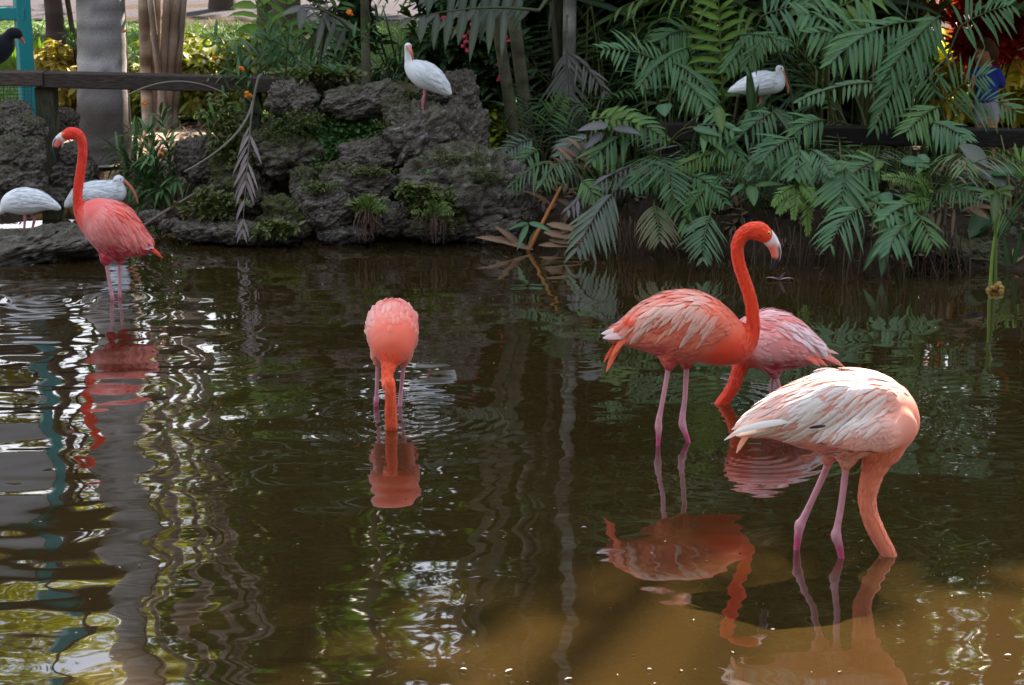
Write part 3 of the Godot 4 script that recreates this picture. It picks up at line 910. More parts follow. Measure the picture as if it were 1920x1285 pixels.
# ---------------------------------------------------------------- plants
const G1 := Color(0.044, 0.120, 0.042)
const G2 := Color(0.065, 0.150, 0.040)
const G3 := Color(0.062, 0.150, 0.062)
const LIME := Color(0.16, 0.30, 0.035)
const GREY := Color(0.155, 0.140, 0.150)
const OLIVE := Color(0.115, 0.125, 0.060)
const BROWN := Color(0.24, 0.135, 0.075)
const MAUVE := Color(0.33, 0.265, 0.265)
const DUSK := Color(0.085, 0.070, 0.080)
const FERN := Color(0.085, 0.17, 0.075)
const STEM := Color(0.09, 0.10, 0.035)

func bez(a: Vector3, b: Vector3, c: Vector3, n: int) -> Array:
	var out := []
	for i in n + 1:
		var t := float(i) / n
		out.append(a.lerp(b, t).lerp(b.lerp(c, t), t))
	return out

func taper(a: float, b: float, n: int) -> Array:
	var out := []
	for i in n: out.append(lerpf(a, b, float(i) / maxf(1.0, n - 1)))
	return out

var ragged := 0.07

func frond(mb: MB, foot: Vector3, a: Vector3, b: Vector3, arc: float, pairs: int, ll: float, lw: float, face: Vector3, hang: float, fwd: float, c0: Color, c1: Color, stem: Color, sag := 0.5) -> void:
	var ctrl := (a + b) * 0.5 + Vector3.UP * arc + (b - a).cross(Vector3.UP) * rf(-0.1, 0.1)
	var pts := bez(a, ctrl, b, 10)
	var all := pts.duplicate()
	if foot != a:
		var lead := (ctrl - a).normalized() * foot.distance_to(a) * 0.35
		var low := bez(foot, (foot + a) * 0.5 - lead * 0.6 + Vector3.UP * 0.1, a, 5)
		low.pop_back()
		all = low + pts
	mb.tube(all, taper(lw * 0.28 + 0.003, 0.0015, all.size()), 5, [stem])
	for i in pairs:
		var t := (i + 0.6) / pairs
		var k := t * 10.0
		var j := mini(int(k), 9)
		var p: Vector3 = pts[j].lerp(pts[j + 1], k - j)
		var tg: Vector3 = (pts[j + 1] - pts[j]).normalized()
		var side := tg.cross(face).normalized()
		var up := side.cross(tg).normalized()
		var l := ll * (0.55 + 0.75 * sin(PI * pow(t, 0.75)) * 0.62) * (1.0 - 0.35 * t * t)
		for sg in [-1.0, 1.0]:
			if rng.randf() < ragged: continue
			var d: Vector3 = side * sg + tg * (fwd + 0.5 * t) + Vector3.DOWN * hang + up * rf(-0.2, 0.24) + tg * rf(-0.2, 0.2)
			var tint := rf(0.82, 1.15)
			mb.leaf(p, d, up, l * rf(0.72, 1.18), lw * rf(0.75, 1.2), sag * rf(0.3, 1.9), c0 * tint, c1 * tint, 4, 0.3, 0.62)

func px_frond(parent: Node3D, foot: Vector3, e: Array, m: Material = null) -> void:
	# [base u, v, tip u, v, distance, tip nearer by, arc px, leaflet px, leaflet width px, pairs, hang, colour, dry tip]
	var s := mpp(e[4])
	var org := parent.position
	var a := at(e[0], e[1], e[4]) - org
	var b := at(e[2], e[3], e[4] - e[5]) - org
	var mb := MB.new()
	var c: Color = e[11]
	var face := Vector3(rf(-0.15, 0.15), 0.55, 0.8).normalized()
	if absf((b - a).normalized().y) > 0.75: face = Vector3(rf(-0.2, 0.2), 0.25, 0.95).normalized()
	ragged = 0.3 if m == M.dry else 0.07
	frond(mb, foot - org, a, b, e[6] * s, e[9], e[7] * s * 1.14, e[8] * s * 0.78, face, e[10], e[13] if e.size() > 13 else 0.35, c, c.lerp(BROWN, e[12]) if e.size() > 12 else c.lerp(LIME, rf(0.0, 0.3)) * 1.15, STEM.lerp(c, 0.4), rf(0.4, 1.6))  # unless dry, tips are tinted lime as if sunlit
	ragged = 0.07
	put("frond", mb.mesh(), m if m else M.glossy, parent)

var frond_meshes := []

func pixel(p: Vector3) -> Vector3:       # picture point and distance
	var q := tilt.inverse() * (p - EYE)
	return Vector3(960.0 - q.x / q.z * F, 642.5 + q.y / q.z * F, -p.z)

const OPEN := [[1345, 95, 1495, 235, 13.1], [1800, 60, 1905, 235, 14.4], [1730, 0, 1930, 240, 15.3], [905, 0, 1010, 250, 13.1], [1040, 0, 1095, 120, 13.9], [820, 20, 900, 150, 14.0]]

func hides(p: Vector3) -> bool:          # would a leaf here cover something that shows in the photograph
	var q := pixel(p)
	for r in OPEN:
		if q.x > r[0] - 40 and q.x < r[2] + 40 and q.y > r[1] - 50 and q.y < r[3] + 20 and q.z < r[4]: return true
	return false

func make_fronds() -> void:
	for k in 12:
		var mb := MB.new()
		var c: Color = [G1, G2, G3, G1 * 0.75, LIME * 0.45, GREY.lerp(G1, 0.5), G1, OLIVE.lerp(G2, 0.4), G2 * 1.15, G1 * 0.6, BROWN * 0.8, MAUVE * 0.6][k] * 0.74  # filler fronds darkened in colour to suggest shaded depth
		frond(mb, Vector3.ZERO, Vector3(0, 0.42, 0.12), Vector3(0, 0.62, 1.0), 0.34 + 0.05 * (k % 3), 17 + k % 5, 0.39, 0.020, Vector3(0.25 * (k % 3 - 1), 1, 0.1), 0.2 + 0.22 * (k % 3), 0.5, c, c.lerp(LIME, 0.07 * (k % 4)) * 1.15, STEM, 0.5 + 0.3 * (k % 5))  # lime tint towards the tip stands in for sun
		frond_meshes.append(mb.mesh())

func sprout(parent: Node3D, n: int, lo: float, hi: float, spread := 0.12, tilt_out := 0.35, kinds := 10) -> void:
	for i in n / 3:         # bare canes between the fronds
		var cm := MB.new()
		var foot := Vector3(rf(-2, 2) * spread, -0.1, rf(-1, 1) * spread)
		var h := rf(0.5, 0.95) * hi
		cm.tube(bez(foot, foot + Vector3(0, h * 0.5, 0), foot + Vector3(rf(-0.15, 0.15), h, rf(-0.15, 0.1)) * 1.0, 6), taper(rf(0.007, 0.013), 0.004, 7), 6, [[STEM, STEM * 1.8, Color(0.2, 0.16, 0.1), Color(0.1, 0.07, 0.05)][i % 4]])
		put("cane", cm.mesh(), M.stem, parent)
	for i in int(n * 0.8):
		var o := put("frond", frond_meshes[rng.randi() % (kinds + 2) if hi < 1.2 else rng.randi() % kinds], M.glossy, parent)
		for attempt in 14:
			var s := rf(lo, hi)
			var yaw := PI + rf(-1.9, 1.9) if hi > 1.5 else rf(0, TAU)
			o.basis = Basis(Vector3.UP, yaw) * Basis(Vector3.RIGHT, rf(-0.35, tilt_out)) * Basis(Vector3.FORWARD, rf(-0.3, 0.3)).scaled(Vector3.ONE * s)
			o.position = Vector3(sin(yaw), 0, cos(yaw)) * rf(0.0, spread)
			var t := Transform3D(o.basis, o.position + parent.position)
			var bad := false
			for q in [Vector3(0, 0.62, 0.95), Vector3(0, 0.78, 0.7), Vector3(0, 0.8, 0.4), Vector3(0, 0.5, 0.14), Vector3(0.3, 0.5, 0.9), Vector3(-0.3, 0.5, 0.9), Vector3(0.33, 0.6, 0.5), Vector3(-0.33, 0.6, 0.5)]:
				bad = bad or hides(t * q)
			if not bad: break
			if attempt == 13:
				o.free()

var tufts := {}

func tuft(c: Color, leaf_len: float, leaf_w: float, n: int, key: String, droop := 0.6) -> ArrayMesh:
	if not tufts.has(key):
		var mb := MB.new()
		for i in n:
			var d := Vector3(rf(-1, 1), rf(-0.7, 0.9), rf(-1, 1)).normalized()
			var k := rf(0.75, 1.25)
			mb.leaf(d * leaf_len * 0.25 * rf(0, 1.5), d, Vector3.UP + Vector3(rf(-1, 1), 0, rf(-1, 1)) * 0.6, leaf_len * rf(0.7, 1.2), leaf_w * rf(0.8, 1.2), droop, c * k, c * k * 1.1, 3, 0.2, 0.8)
		tufts[key] = mb.mesh()
	return tufts[key]

func scatter(parent: Node, called: String, mesh: Mesh, m: Material, where: Array, lo: float, hi: float) -> MultiMeshInstance3D:
	var mm := MultiMesh.new()
	mm.transform_format = MultiMesh.TRANSFORM_3D
	mm.mesh = mesh
	mm.instance_count = where.size()
	for i in where.size():
		var b := Basis(Vector3.UP, rf(0, TAU)) * Basis(Vector3.RIGHT, rf(-0.6, 0.6))
		mm.set_instance_transform(i, Transform3D(b.scaled(Vector3.ONE * rf(lo, hi)), where[i]))
	var o := MultiMeshInstance3D.new()
	o.multimesh = mm
	o.material_override = m
	if parent == self:
		o.name = numbered(called)
		add_child(o)
	else:
		var k := 0
		var nm := called
		while parent.has_node(nm):
			k += 1
			nm = "%s_%03d" % [called, k]
		o.name = nm
		parent.add_child(o)
	o.set_meta("kind", "stuff")
	return o

func in_lump(n: int, ctr: Vector3, r: Vector3, shell := 0.45, lumps := 9) -> Array:
	var out := []
	var puffs := []
	for i in lumps:
		puffs.append([Vector3(rf(-1, 1), rf(-0.9, 0.9), rf(-1, 1)).limit_length(0.75), rf(0.35, 0.6)])
	for i in n:
		var pf: Array = puffs[rng.randi() % lumps]
		var q: Vector3 = Vector3(rng.randfn(), rng.randfn(), rng.randfn()).normalized() * pf[1] * pow(rng.randf(), shell) + pf[0]
		out.append(ctr + q * r)
	return out

func tree(label: String, category: String, pos: Vector3, r: float, height: float, lean: Vector3, crowns: Array, mesh: Mesh, bark: Color, group: String, lo := 0.8, hi := 1.4) -> void:
	var o := thing("tree", label, category, pos, group)
	var mb := MB.new()
	var pts := []
	var rad := []
	var cols := []
	for i in 13:
		var t := i / 12.0
		pts.append(Vector3(noise.get_noise_2d(t * 90.0, pos.x * 31.0) * 0.25 * t, height * t - 0.25, noise.get_noise_2d(t * 90.0, pos.z * 31.0 + 50.0) * 0.25 * t) + lean * t * t)
		rad.append(r * (1.0 - 0.65 * t) * (1.0 + 0.5 * exp(-t * 16.0)))
		cols.append(bark * rf(0.8, 1.15))
	mb.tube(pts, rad, 12, cols)
	put("trunk", mb.mesh(), M.bark, o)
	for c in crowns:
		var ctr: Vector3 = c[0]
		for k in 3:
			var to := ctr + Vector3(rf(-0.6, 0.6), rf(-0.4, 0.4), rf(-0.6, 0.6)) * (c[1] as Vector3)
			var from: Vector3 = pts[rng.randi_range(7, 11)]
			var lm := MB.new()
			lm.tube(bez(from, from.lerp(to, 0.4) + Vector3.UP * 0.5, to, 6), taper(r * 0.35, 0.012, 7), 6, [bark])
			put("limb", lm.mesh(), M.bark, o)
		scatter(o, "crown", mesh, M.leaf, in_lump(c[2], ctr, c[1], 0.45, c[3] if c.size() > 3 else 9), lo, hi)

func bush(called: String, label: String, category: String, pos: Vector3, ctr: Vector3, r: Vector3, n: int, mesh: Mesh, group := "", lo := 0.7, hi := 1.3) -> Node3D:
	var o := thing(called, label, category, pos, group)
	for i in 5:
		var mb := MB.new()
		var to := ctr + Vector3(rf(-0.7, 0.7) * r.x, rf(0.0, 0.6) * r.y, rf(-0.7, 0.7) * r.z)
		mb.tube(bez(Vector3(rf(-0.08, 0.08), -0.1, rf(-0.08, 0.08)), Vector3(to.x * 0.3, to.y * 0.6, to.z * 0.3), to, 6), taper(0.014, 0.004, 7), 5, [Color(0.06, 0.05, 0.03)])
		put("stem", mb.mesh(), M.stem, o)
	scatter(o, "foliage", mesh, M.leaf, in_lump(n, ctr, r), lo, hi)
	return o

func spray(parent: Node3D, a: Vector3, b: Vector3, arc: float, n: int, ll: float, lw: float, droop: float, c0: Color, c1: Color, called := "branch") -> void:
	# one leafy shoot: a thin stem with leaves along its outer two thirds
	var mb := MB.new()
	var pts := bez(a, (a + b) * 0.5 + Vector3.UP * arc, b, 9)
	mb.tube(pts, taper(0.007, 0.002, 10), 5, [STEM.lerp(c0, 0.4)])
	for i in n:
		var t := lerpf(0.28, 1.0, (i + 0.5) / n)
		var k := t * 9.0
		var j := mini(int(k), 8)
		var p: Vector3 = pts[j].lerp(pts[j + 1], k - j)
		var tg: Vector3 = (pts[j + 1] - pts[j]).normalized()
		var u := tg.cross(Vector3(0.2, 0.1, 1.0)).normalized()
		var w := tg.cross(u)
		var ang := i * 2.4 + rf(-0.4, 0.4)
		var d := (u * cos(ang) + w * sin(ang)) * 0.95 + tg * 0.75
		var tint := rf(0.75, 1.25)
		mb.leaf(p, d, Vector3.UP, ll * rf(0.7, 1.15), lw * rf(0.8, 1.15), droop * rf(0.6, 1.4), c0 * tint, c1 * tint, 5, 0.22, 0.75)
	put(called, mb.mesh(), M.glossy, parent)

func blossom(parent: Node3D, p: Vector3, r: float, col: Color) -> void:
	var mb := MB.new()
	for i in 9:
		var q := Vector3(rf(-1, 1), rf(-0.5, 1), rf(-1, 1)).limit_length(1.0) * r * 0.7
		add_ball(mb, p + q, Vector3.ONE * r * 0.42, col * rf(0.8, 1.15), 4)
	put("flower", mb.mesh(), M.leaf, parent)

# ---------------------------------------------------------------- stones
func rock(label: String, u: float, v: float, ru: float, rv: float, d: float, seed_: int, moss := 0.3, deep := 0.9, group := "boulders of the rock pile", spots := 0.0) -> void:
	var ctr := at(u, v, d)
	var s := mpp(d)
	var r := Vector3(ru * s, rv * s, (ru + rv) * 0.5 * s * deep)
	var o := MeshInstance3D.new()
	var mb := MB.new()
	var nu := 88
	var nv := 54
	var off := Vector3(seed_ * 7.3, seed_ * 3.1, seed_ * 5.7)
	var wide := maxf(r.x, r.y)
	for i in nv + 1:
		for k in nu:
			var a := PI * i / nv
			var b := TAU * k / nu
			var q := Vector3(sin(a) * cos(b), cos(a), sin(a) * sin(b))
			var box := q / pow(pow(absf(q.x), 3.2) + pow(absf(q.y), 3.2) + pow(absf(q.z), 3.2), 1.0 / 3.2)
			q = q.lerp(box, 0.55)
			var w := q * r / wide
			var n1 := noise.get_noise_3dv((w * 1.1 + off) * 100.0)
			var n2 := noise.get_noise_3dv((w * 2.9 + off) * 100.0)
			var n3 := fine.get_noise_3dv((w * 5.5 + off) * 100.0)
			var pit := fine.get_noise_3dv((w * 11.0 - off) * 100.0)
			var e := 1.08 + 0.36 * n1 + 0.20 * n2 + 0.10 * n3 - 0.22 * maxf(0.0, pit - 0.08)
			var p := q * r * e
			var tone := 0.5 + 0.5 * n3 + 0.25 * pit
			var c := Color(0.080, 0.066, 0.050).lerp(Color(0.29, 0.25, 0.20), clampf(tone, 0.0, 1.0))
			if n2 + 0.4 * pit > 0.42: c = c.lerp(Color(0.42, 0.40, 0.37), 0.5)
			var green := smoothstep(0.15, 0.6, q.y * 0.6 + n1 * 0.5 + n3 * 0.5 + moss - 0.25) * minf(1.0, moss * 2.2)
			c = c.lerp(Color(0.06, 0.09, 0.024).lerp(Color(0.13, 0.12, 0.045), clampf(n3 + 0.5, 0, 1)), green)
			if spots > 0.0 and noise.get_noise_3dv((w * 4.2 + off * 2.0) * 100.0) > 0.62 - spots and q.z > 0.1: c = Color(0.62, 0.62, 0.60)
			if absf(n3 + 0.1) < 0.035 or absf(n2 - 0.05) < 0.02: c = c * 0.5      # cracks
			var level := ctr.y + p.y + 0.05 * n3
			c = c * lerpf(0.32, 1.0, smoothstep(0.03, 0.12, level))               # the wet foot
			mb.vert(p, Vector3.ZERO, c)
	for i in nv:
		for k in nu:
			var k2 := (k + 1) % nu
			for f in [[i * nu + k, i * nu + k2, (i + 1) * nu + k2], [i * nu + k, (i + 1) * nu + k2, (i + 1) * nu + k]]:
				var nn := (mb.v[f[2]] - mb.v[f[0]]).cross(mb.v[f[1]] - mb.v[f[0]])
				if nn.dot(mb.v[f[0]]) < 0.0: nn = -nn
				for x in f: mb.n[x] += nn
	for i in mb.n.size():
		mb.n[i] = mb.n[i].normalized() if mb.n[i].length_squared() > 0.0 else Vector3.UP
	for i in nv:
		for k in nu:
			var k2 := (k + 1) % nu
			mb.quad(i * nu + k, i * nu + k2, (i + 1) * nu + k2, (i + 1) * nu + k)
	o.mesh = mb.mesh()
	o.material_override = M.rock
	o.name = numbered("boulder")
	o.position = ctr
	o.rotation.z = sin(seed_ * 1.7) * 0.12
	add_child(o)
	tag(o, label, "boulder", group)

func beam(parent: Node3D, called: String, a: Vector3, b: Vector3, hh: float, dd: float, col: Color, m: Material, roll := 0.0) -> void:
	var x := (b - a).normalized()
	var z := x.cross(Vector3.UP).normalized() if absf(x.y) < 0.9 else Vector3.BACK
	var y := z.cross(x)
	var bas := Basis(x, y, z) * Basis(Vector3.RIGHT, roll)
	var mb := MB.new()
	var l := a.distance_to(b)
	mb.box(Vector3(0, -hh / 2, -dd / 2), Vector3(l, hh / 2, dd / 2), col, bas, a - parent.position, 0.008)
	put(called, mb.mesh(), m, parent)

func column(o: Node3D, called: String, uv: Array, d: float, top: float, r_px: float, cols: Array, m: Material, flare := 0.0, rings_ := 0.0) -> void:
	# a trunk through two picture points, carried down to the ground and up to a height
	var a := at(uv[0], uv[1], d)
	var b := at(uv[2], uv[3], d)
	var dir := (b - a) / (b.y - a.y)
	var y0 := ground_y(a.x, d) - 0.15
	var r := r_px * mpp(d)
	var pts := []
	var rad := []
	var cc := []
	var n := 100 if r_px > 9.5 else 48
	for i in n + 1:
		var y := lerpf(y0, top, float(i) / n)
		var p := a + dir * (y - a.y) + Vector3(noise.get_noise_2d(y * 60.0, a.x * 77.0), 0, noise.get_noise_2d(y * 60.0, a.x * 77.0 + 400.0)) * r * 0.25
		pts.append(p - o.position)
		var ring := 1.0 + rings_ * (0.5 + 0.5 * sin(y * 46.0 + 2.0 * noise.get_noise_1d(y * 200.0)))
		rad.append(r * (1.0 + flare * exp(-(y - y0) * 2.2)) * ring * (1.0 - 0.02 * maxf(0.0, y - 1.0)))
		var k := clampf(0.5 + 0.9 * noise.get_noise_2d(y * 420.0, a.x * 50.0) + 0.5 * fine.get_noise_1d(y * 900.0 + a.x * 100.0), 0.0, 1.0)
		var c: Color = cols[0].lerp(cols[1], k)
		if cols.size() > 2: c = c.lerp(cols[2], smoothstep(0.95, 0.55, y))
		cc.append(c)
	var mb := MB.new()
	mb.tube(pts, rad, 18 if r_px > 20.0 else 12, cc)
	for i in mb.c.size():
		var q := mb.v[i]
		var scar := noise.get_noise_3d(q.x * 130.0 + a.x * 50.0, q.y * 1500.0, q.z * 130.0)
		var blot := fine.get_noise_3d(q.x * 500.0 + a.x * 90.0, q.y * 500.0, q.z * 500.0)
		var dark := smoothstep(0.18, 0.42, scar + 0.25 * blot)
		mb.c[i] = (mb.c[i] * (1.0 + 0.3 * blot)).lerp(cols[0] * 0.55, dark * 0.8)
	put(called, mb.mesh(), m, o)

func setting() -> void:
	make_fronds()
	structures()
	rocks()
	trunks()
	canopy()
	unseen_wood()
	left_plants()
	middle_plants()
	right_plants()
	small_things()

func structures() -> void:
	var wood := Color(0.14, 0.112, 0.095)
	var green := Color(0.12, 0.125, 0.075)
	var o := thing("wooden_fence", "dark weathered timber rail fence with mossy post at the left bank", "fence", Vector3(at(90, 350, 13.35).x, 0.15, -13.35))
	beam(o, "rail", at(-330, 143, 13.3), at(84, 147, 13.3), 0.098, 0.15, wood * 1.15, M.wood)
	beam(o, "rail", at(86, 148.5, 13.31), at(620, 161, 13.31), 0.104, 0.15, wood * 0.8, M.wood)
	for e in [[86, 13.36], [-250, 13.36], [470, 13.36]]:
		var t := at(e[0], 162, e[1])
		beam(o, "post", Vector3(t.x, 0.0, t.z), t, 0.135, 0.14, green, M.upright_wood)
	o = thing("wooden_fence", "black timber rail fence glimpsed behind the palm thicket at right", "fence", Vector3(at(1620, 300, 13.75).x, 0.15, -13.75))
	beam(o, "rail", at(1225, 246, 12.75), at(1490, 250, 12.75), 0.11, 0.14, wood * 0.3, M.wood)
	beam(o, "rail", at(1492, 252, 12.76), at(2150, 262, 12.76), 0.115, 0.14, wood * 0.3, M.wood)
	for u in [1250, 1490, 1760, 2060]:
		var t := at(u, 262, 12.84)
		beam(o, "post", Vector3(t.x, 0.0, t.z), t, 0.12, 0.12, wood * 0.7, M.upright_wood)
	# the turquoise timber frame at the left edge
	var teal := Color(0.022, 0.36, 0.37)
	o = thing("turquoise_shelter", "turquoise painted timber frame with a white upper panel, at the left edge", "shelter", at(56, 262, 14.1))
	var foot := at(56, 262, 14.1)
	var mb := MB.new()
	mb.box(Vector3(-0.052, 0, -0.052), Vector3(0.052, 3.1, 0.052), teal, Basis(Vector3.UP, 0.5), Vector3(0, -0.1, 0), 0.004)
	put("post", mb.mesh(), M.paint, o)
	mb = MB.new()
	mb.box(Vector3(-0.052, 0, -0.052), Vector3(0.052, 3.1, 0.052), teal, Basis(Vector3.UP, 0.5), Vector3(-1.9, -0.1, -0.3), 0.004)
	put("post", mb.mesh(), M.paint, o)
	beam(o, "beam", at(-440, 22, 14.12), at(48, 26, 14.08), 0.09, 0.07, teal, M.paint)
	beam(o, "beam", foot + Vector3(-1.9, 2.3, -0.28), foot + Vector3(0.1, 2.3, 0), 0.1, 0.07, teal, M.paint)
	mb = MB.new()
	mb.box(Vector3(-1.9, 1.46, -0.012), Vector3(-0.07, 2.24, 0.012), Color(0.60, 0.59, 0.60), Basis(), Vector3(0, 0, -0.02), 0.003)
	put("panel", mb.mesh(), M.paint, o)
	mb = MB.new()
	mb.box(Vector3(-2.2, 2.42, -1.6), Vector3(0.35, 2.5, 0.35), Color(0.25, 0.2, 0.17), Basis(), Vector3.ZERO, 0.01)
	put("roof", mb.mesh(), M.wood, o)
	o = thing("wire_mesh", "dark wire netting hung under the fence rail beside the mossy post", "netting", at(20, 250, 13.38))
	for i in 19:
		var u := -60.0 + i * 6.6
		mb = MB.new()
		mb.tube([at(u, 160, 13.38) - o.position, at(u, 262, 13.38) - o.position], [0.0016, 0.0016], 4, [Color(0.03, 0.03, 0.03)])
		put("wire", mb.mesh(), M.wire, o)
	for i in 15:
		var v := 164.0 + i * 6.6
		mb = MB.new()
		mb.tube([at(-60, v, 13.384) - o.position, at(60, v, 13.384) - o.position], [0.0016, 0.0016], 4, [Color(0.03, 0.03, 0.03)])
		put("wire", mb.mesh(), M.wire, o)
	# the pale round topped board in the sun far behind the rocks
	o = thing("garden_board", "pale upright board with a rounded top behind the grey palm leaf", "sign", on_level(612, 118, 0.25))
	var p0 := o.position
	var s := mpp(-p0.z)
	mb = MB.new()
	var ring := []
	for i in 13:
		var a := PI * i / 12.0
		ring.append(Vector3(cos(a) * 20.0 * s, 62.0 * s + sin(a) * 22.0 * s, 0))
	ring.append(Vector3(-20.0 * s, 0, 0)); ring.append(Vector3(20.0 * s, 0, 0))
	for z in [0.02, -0.02]:
		var mid := mb.vert(Vector3(0, 40.0 * s, z), Vector3(0, 0, signf(z)), Color(0.8, 0.8, 0.76))
		var ids := []
		for q in ring: ids.append(mb.vert(q + Vector3(0, 0, z), Vector3(0, 0, signf(z)), Color(0.8, 0.8, 0.76)))
		for i in ids.size(): mb.tri(mid, ids[i], ids[(i + 1) % ids.size()])
	for i in ring.size():
		var q0: Vector3 = ring[i]
		var q1: Vector3 = ring[(i + 1) % ring.size()]
		mb.flat_quad(q0 + Vector3(0, 0, 0.02), q1 + Vector3(0, 0, 0.02), q1 - Vector3(0, 0, 0.02), q0 - Vector3(0, 0, 0.02), ((q0 + q1) * 0.5 - Vector3(0, 45.0 * s, 0)).normalized(), Color(0.75, 0.75, 0.72))
	put("panel", mb.mesh(), M.paint, o)

func rocks() -> void:
	# the heap of soil the stones are set in
	rock("dark earth mound that the boulders of the rock pile are set in", 700, 345, 205, 165, 13.45, 3, 0.55, 0.75, "")
	var g := "boulders of the rock pile"
	for e in [
		["pale grey boulder at the top left of the rock pile", 548, 184, 42, 30, 12.95, 21, 0.12], ["mossy low boulder topping the pile behind the pale one", 612, 158, 52, 26, 13.2, 22, 0.6],
		["long flat topped boulder under the pile's mossy crest", 682, 187, 74, 27, 12.95, 23, 0.22], ["small boulder with a dark hole left of the ibis foot", 744, 208, 26, 28, 12.8, 24, 0.35],
		["dark boulder behind the ibis tail on top of the pile", 858, 178, 36, 40, 13.05, 25, 0.1], ["boulder behind the ibis leg on top of the pile", 806, 186, 40, 26, 13.05, 26, 0.15],
		["rounded boulder under the ibis foot with pale lichen", 790, 254, 60, 52, 12.75, 27, 0.2], ["dark shaded boulder right of the one under the ibis", 866, 258, 44, 62, 13.0, 28, 0.05],
		["biggest boulder of the pile, above the right waterline", 872, 352, 104, 74, 12.7, 29, 0.22], ["pale rounded end boulder at the right foot of the pile", 956, 368, 44, 56, 12.6, 30, 0.0],
		["low boulder under the green moss patch", 692, 292, 52, 28, 12.75, 31, 0.08], ["broad dark boulder in the middle of the pile", 676, 342, 66, 34, 12.7, 32, 0.1],
		["rounded boulder with a white spot low at the pile's left", 610, 388, 50, 40, 12.55, 33, 0.12], ["narrow upright boulder beside the dark hollow", 568, 352, 22, 36, 12.7, 34, 0.35],
		["rough brown boulder at the left of the mossy slope", 530, 290, 74, 40, 12.95, 35, 0.3], ["small boulder low between two fern tufts", 728, 408, 40, 28, 12.5, 36, 0.1],
		["low mossy boulder at the water under the fern tuft", 822, 420, 62, 28, 12.5, 37, 0.5], ["dark wet boulder under the biggest one", 925, 430, 60, 26, 12.55, 38, 0.05],
		["boulder with bright green moss by the hanging dead frond", 535, 408, 44, 34, 12.55, 39, 0.6], ["low wet boulder under the hanging dead frond", 470, 438, 60, 20, 12.45, 40, 0.2],
		["low wet boulder at the left end of the pile", 385, 432, 54, 20, 12.5, 41, 0.15], ["mossy boulder behind the hanging dead frond", 455, 330, 55, 62, 13.0, 42, 0.6],
		["smooth grey boulder behind the lance leaved shrub", 376, 300, 44, 38, 13.1, 43, 0.0], ["small grey stone in the water under the shrub", 284, 408, 22, 13, 12.8, 44, 0.0], ["wet stone at the waterline between two low boulders", 650, 440, 55, 16, 12.5, 46, 0.05],
		["low stone beside the leaning dry twig", 320, 424, 20, 12, 12.7, 45, 0.0]]:
		rock(e[0], e[1], e[2], e[3], e[4], e[5], e[6], e[7], 0.9, g, 0.1 if e[6] in [27, 33] else (0.03 if e[6] == 29 else 0.0))
	g = "boulders below the wooden fence"
	for e in [
		["pale topped stone under the netting, topmost of the left heap", 28, 212, 30, 20, 13.2, 50, 0.1], ["stone below the topmost one of the left heap", 44, 246, 36, 28, 13.05, 51, 0.25], ["stone at the left edge beside the heap's middle", 2, 240, 26, 34, 13.1, 52, 0.15],
		["largest stone of the left heap", 36, 290, 44, 34, 12.95, 53, 0.25], ["dark stone at the foot of the left heap", 22, 336, 56, 28, 12.9, 54, 0.2], ["dark stone right of the mossy fence post", 118, 232, 26, 24, 13.6, 55, 0.0],
		["lilac grey stone behind the far flamingo's head", 138, 288, 22, 18, 13.3, 56, 0.0], ["dark stone under the lilac grey one", 140, 326, 40, 30, 13.35, 57, 0.15], ["low stone at the bank behind the ibises", 70, 360, 60, 18, 13.3, 58, 0.2]]:
		rock(e[0], e[1], e[2], e[3], e[4], e[5], e[6], e[7], 0.9, g)
	rock("long low boulder in the water that the left ibis stands on", 66, 464, 122, 31, 12.05, 60, 0.12, 1.1, "")
	rock("dark wet stone at the left edge in front of the long boulder", 2, 486, 34, 16, 11.85, 61, 0.0, 1.0, "")
	rock("mossy dark bank stone low behind the arrow leaf plant", 1810, 486, 90, 44, 11.9, 62, 0.35, 0.9, "stones of the right bank")
	rock("dark bank stone at the right edge", 1915, 470, 50, 60, 12.0, 63, 0.2, 0.9, "stones of the right bank")

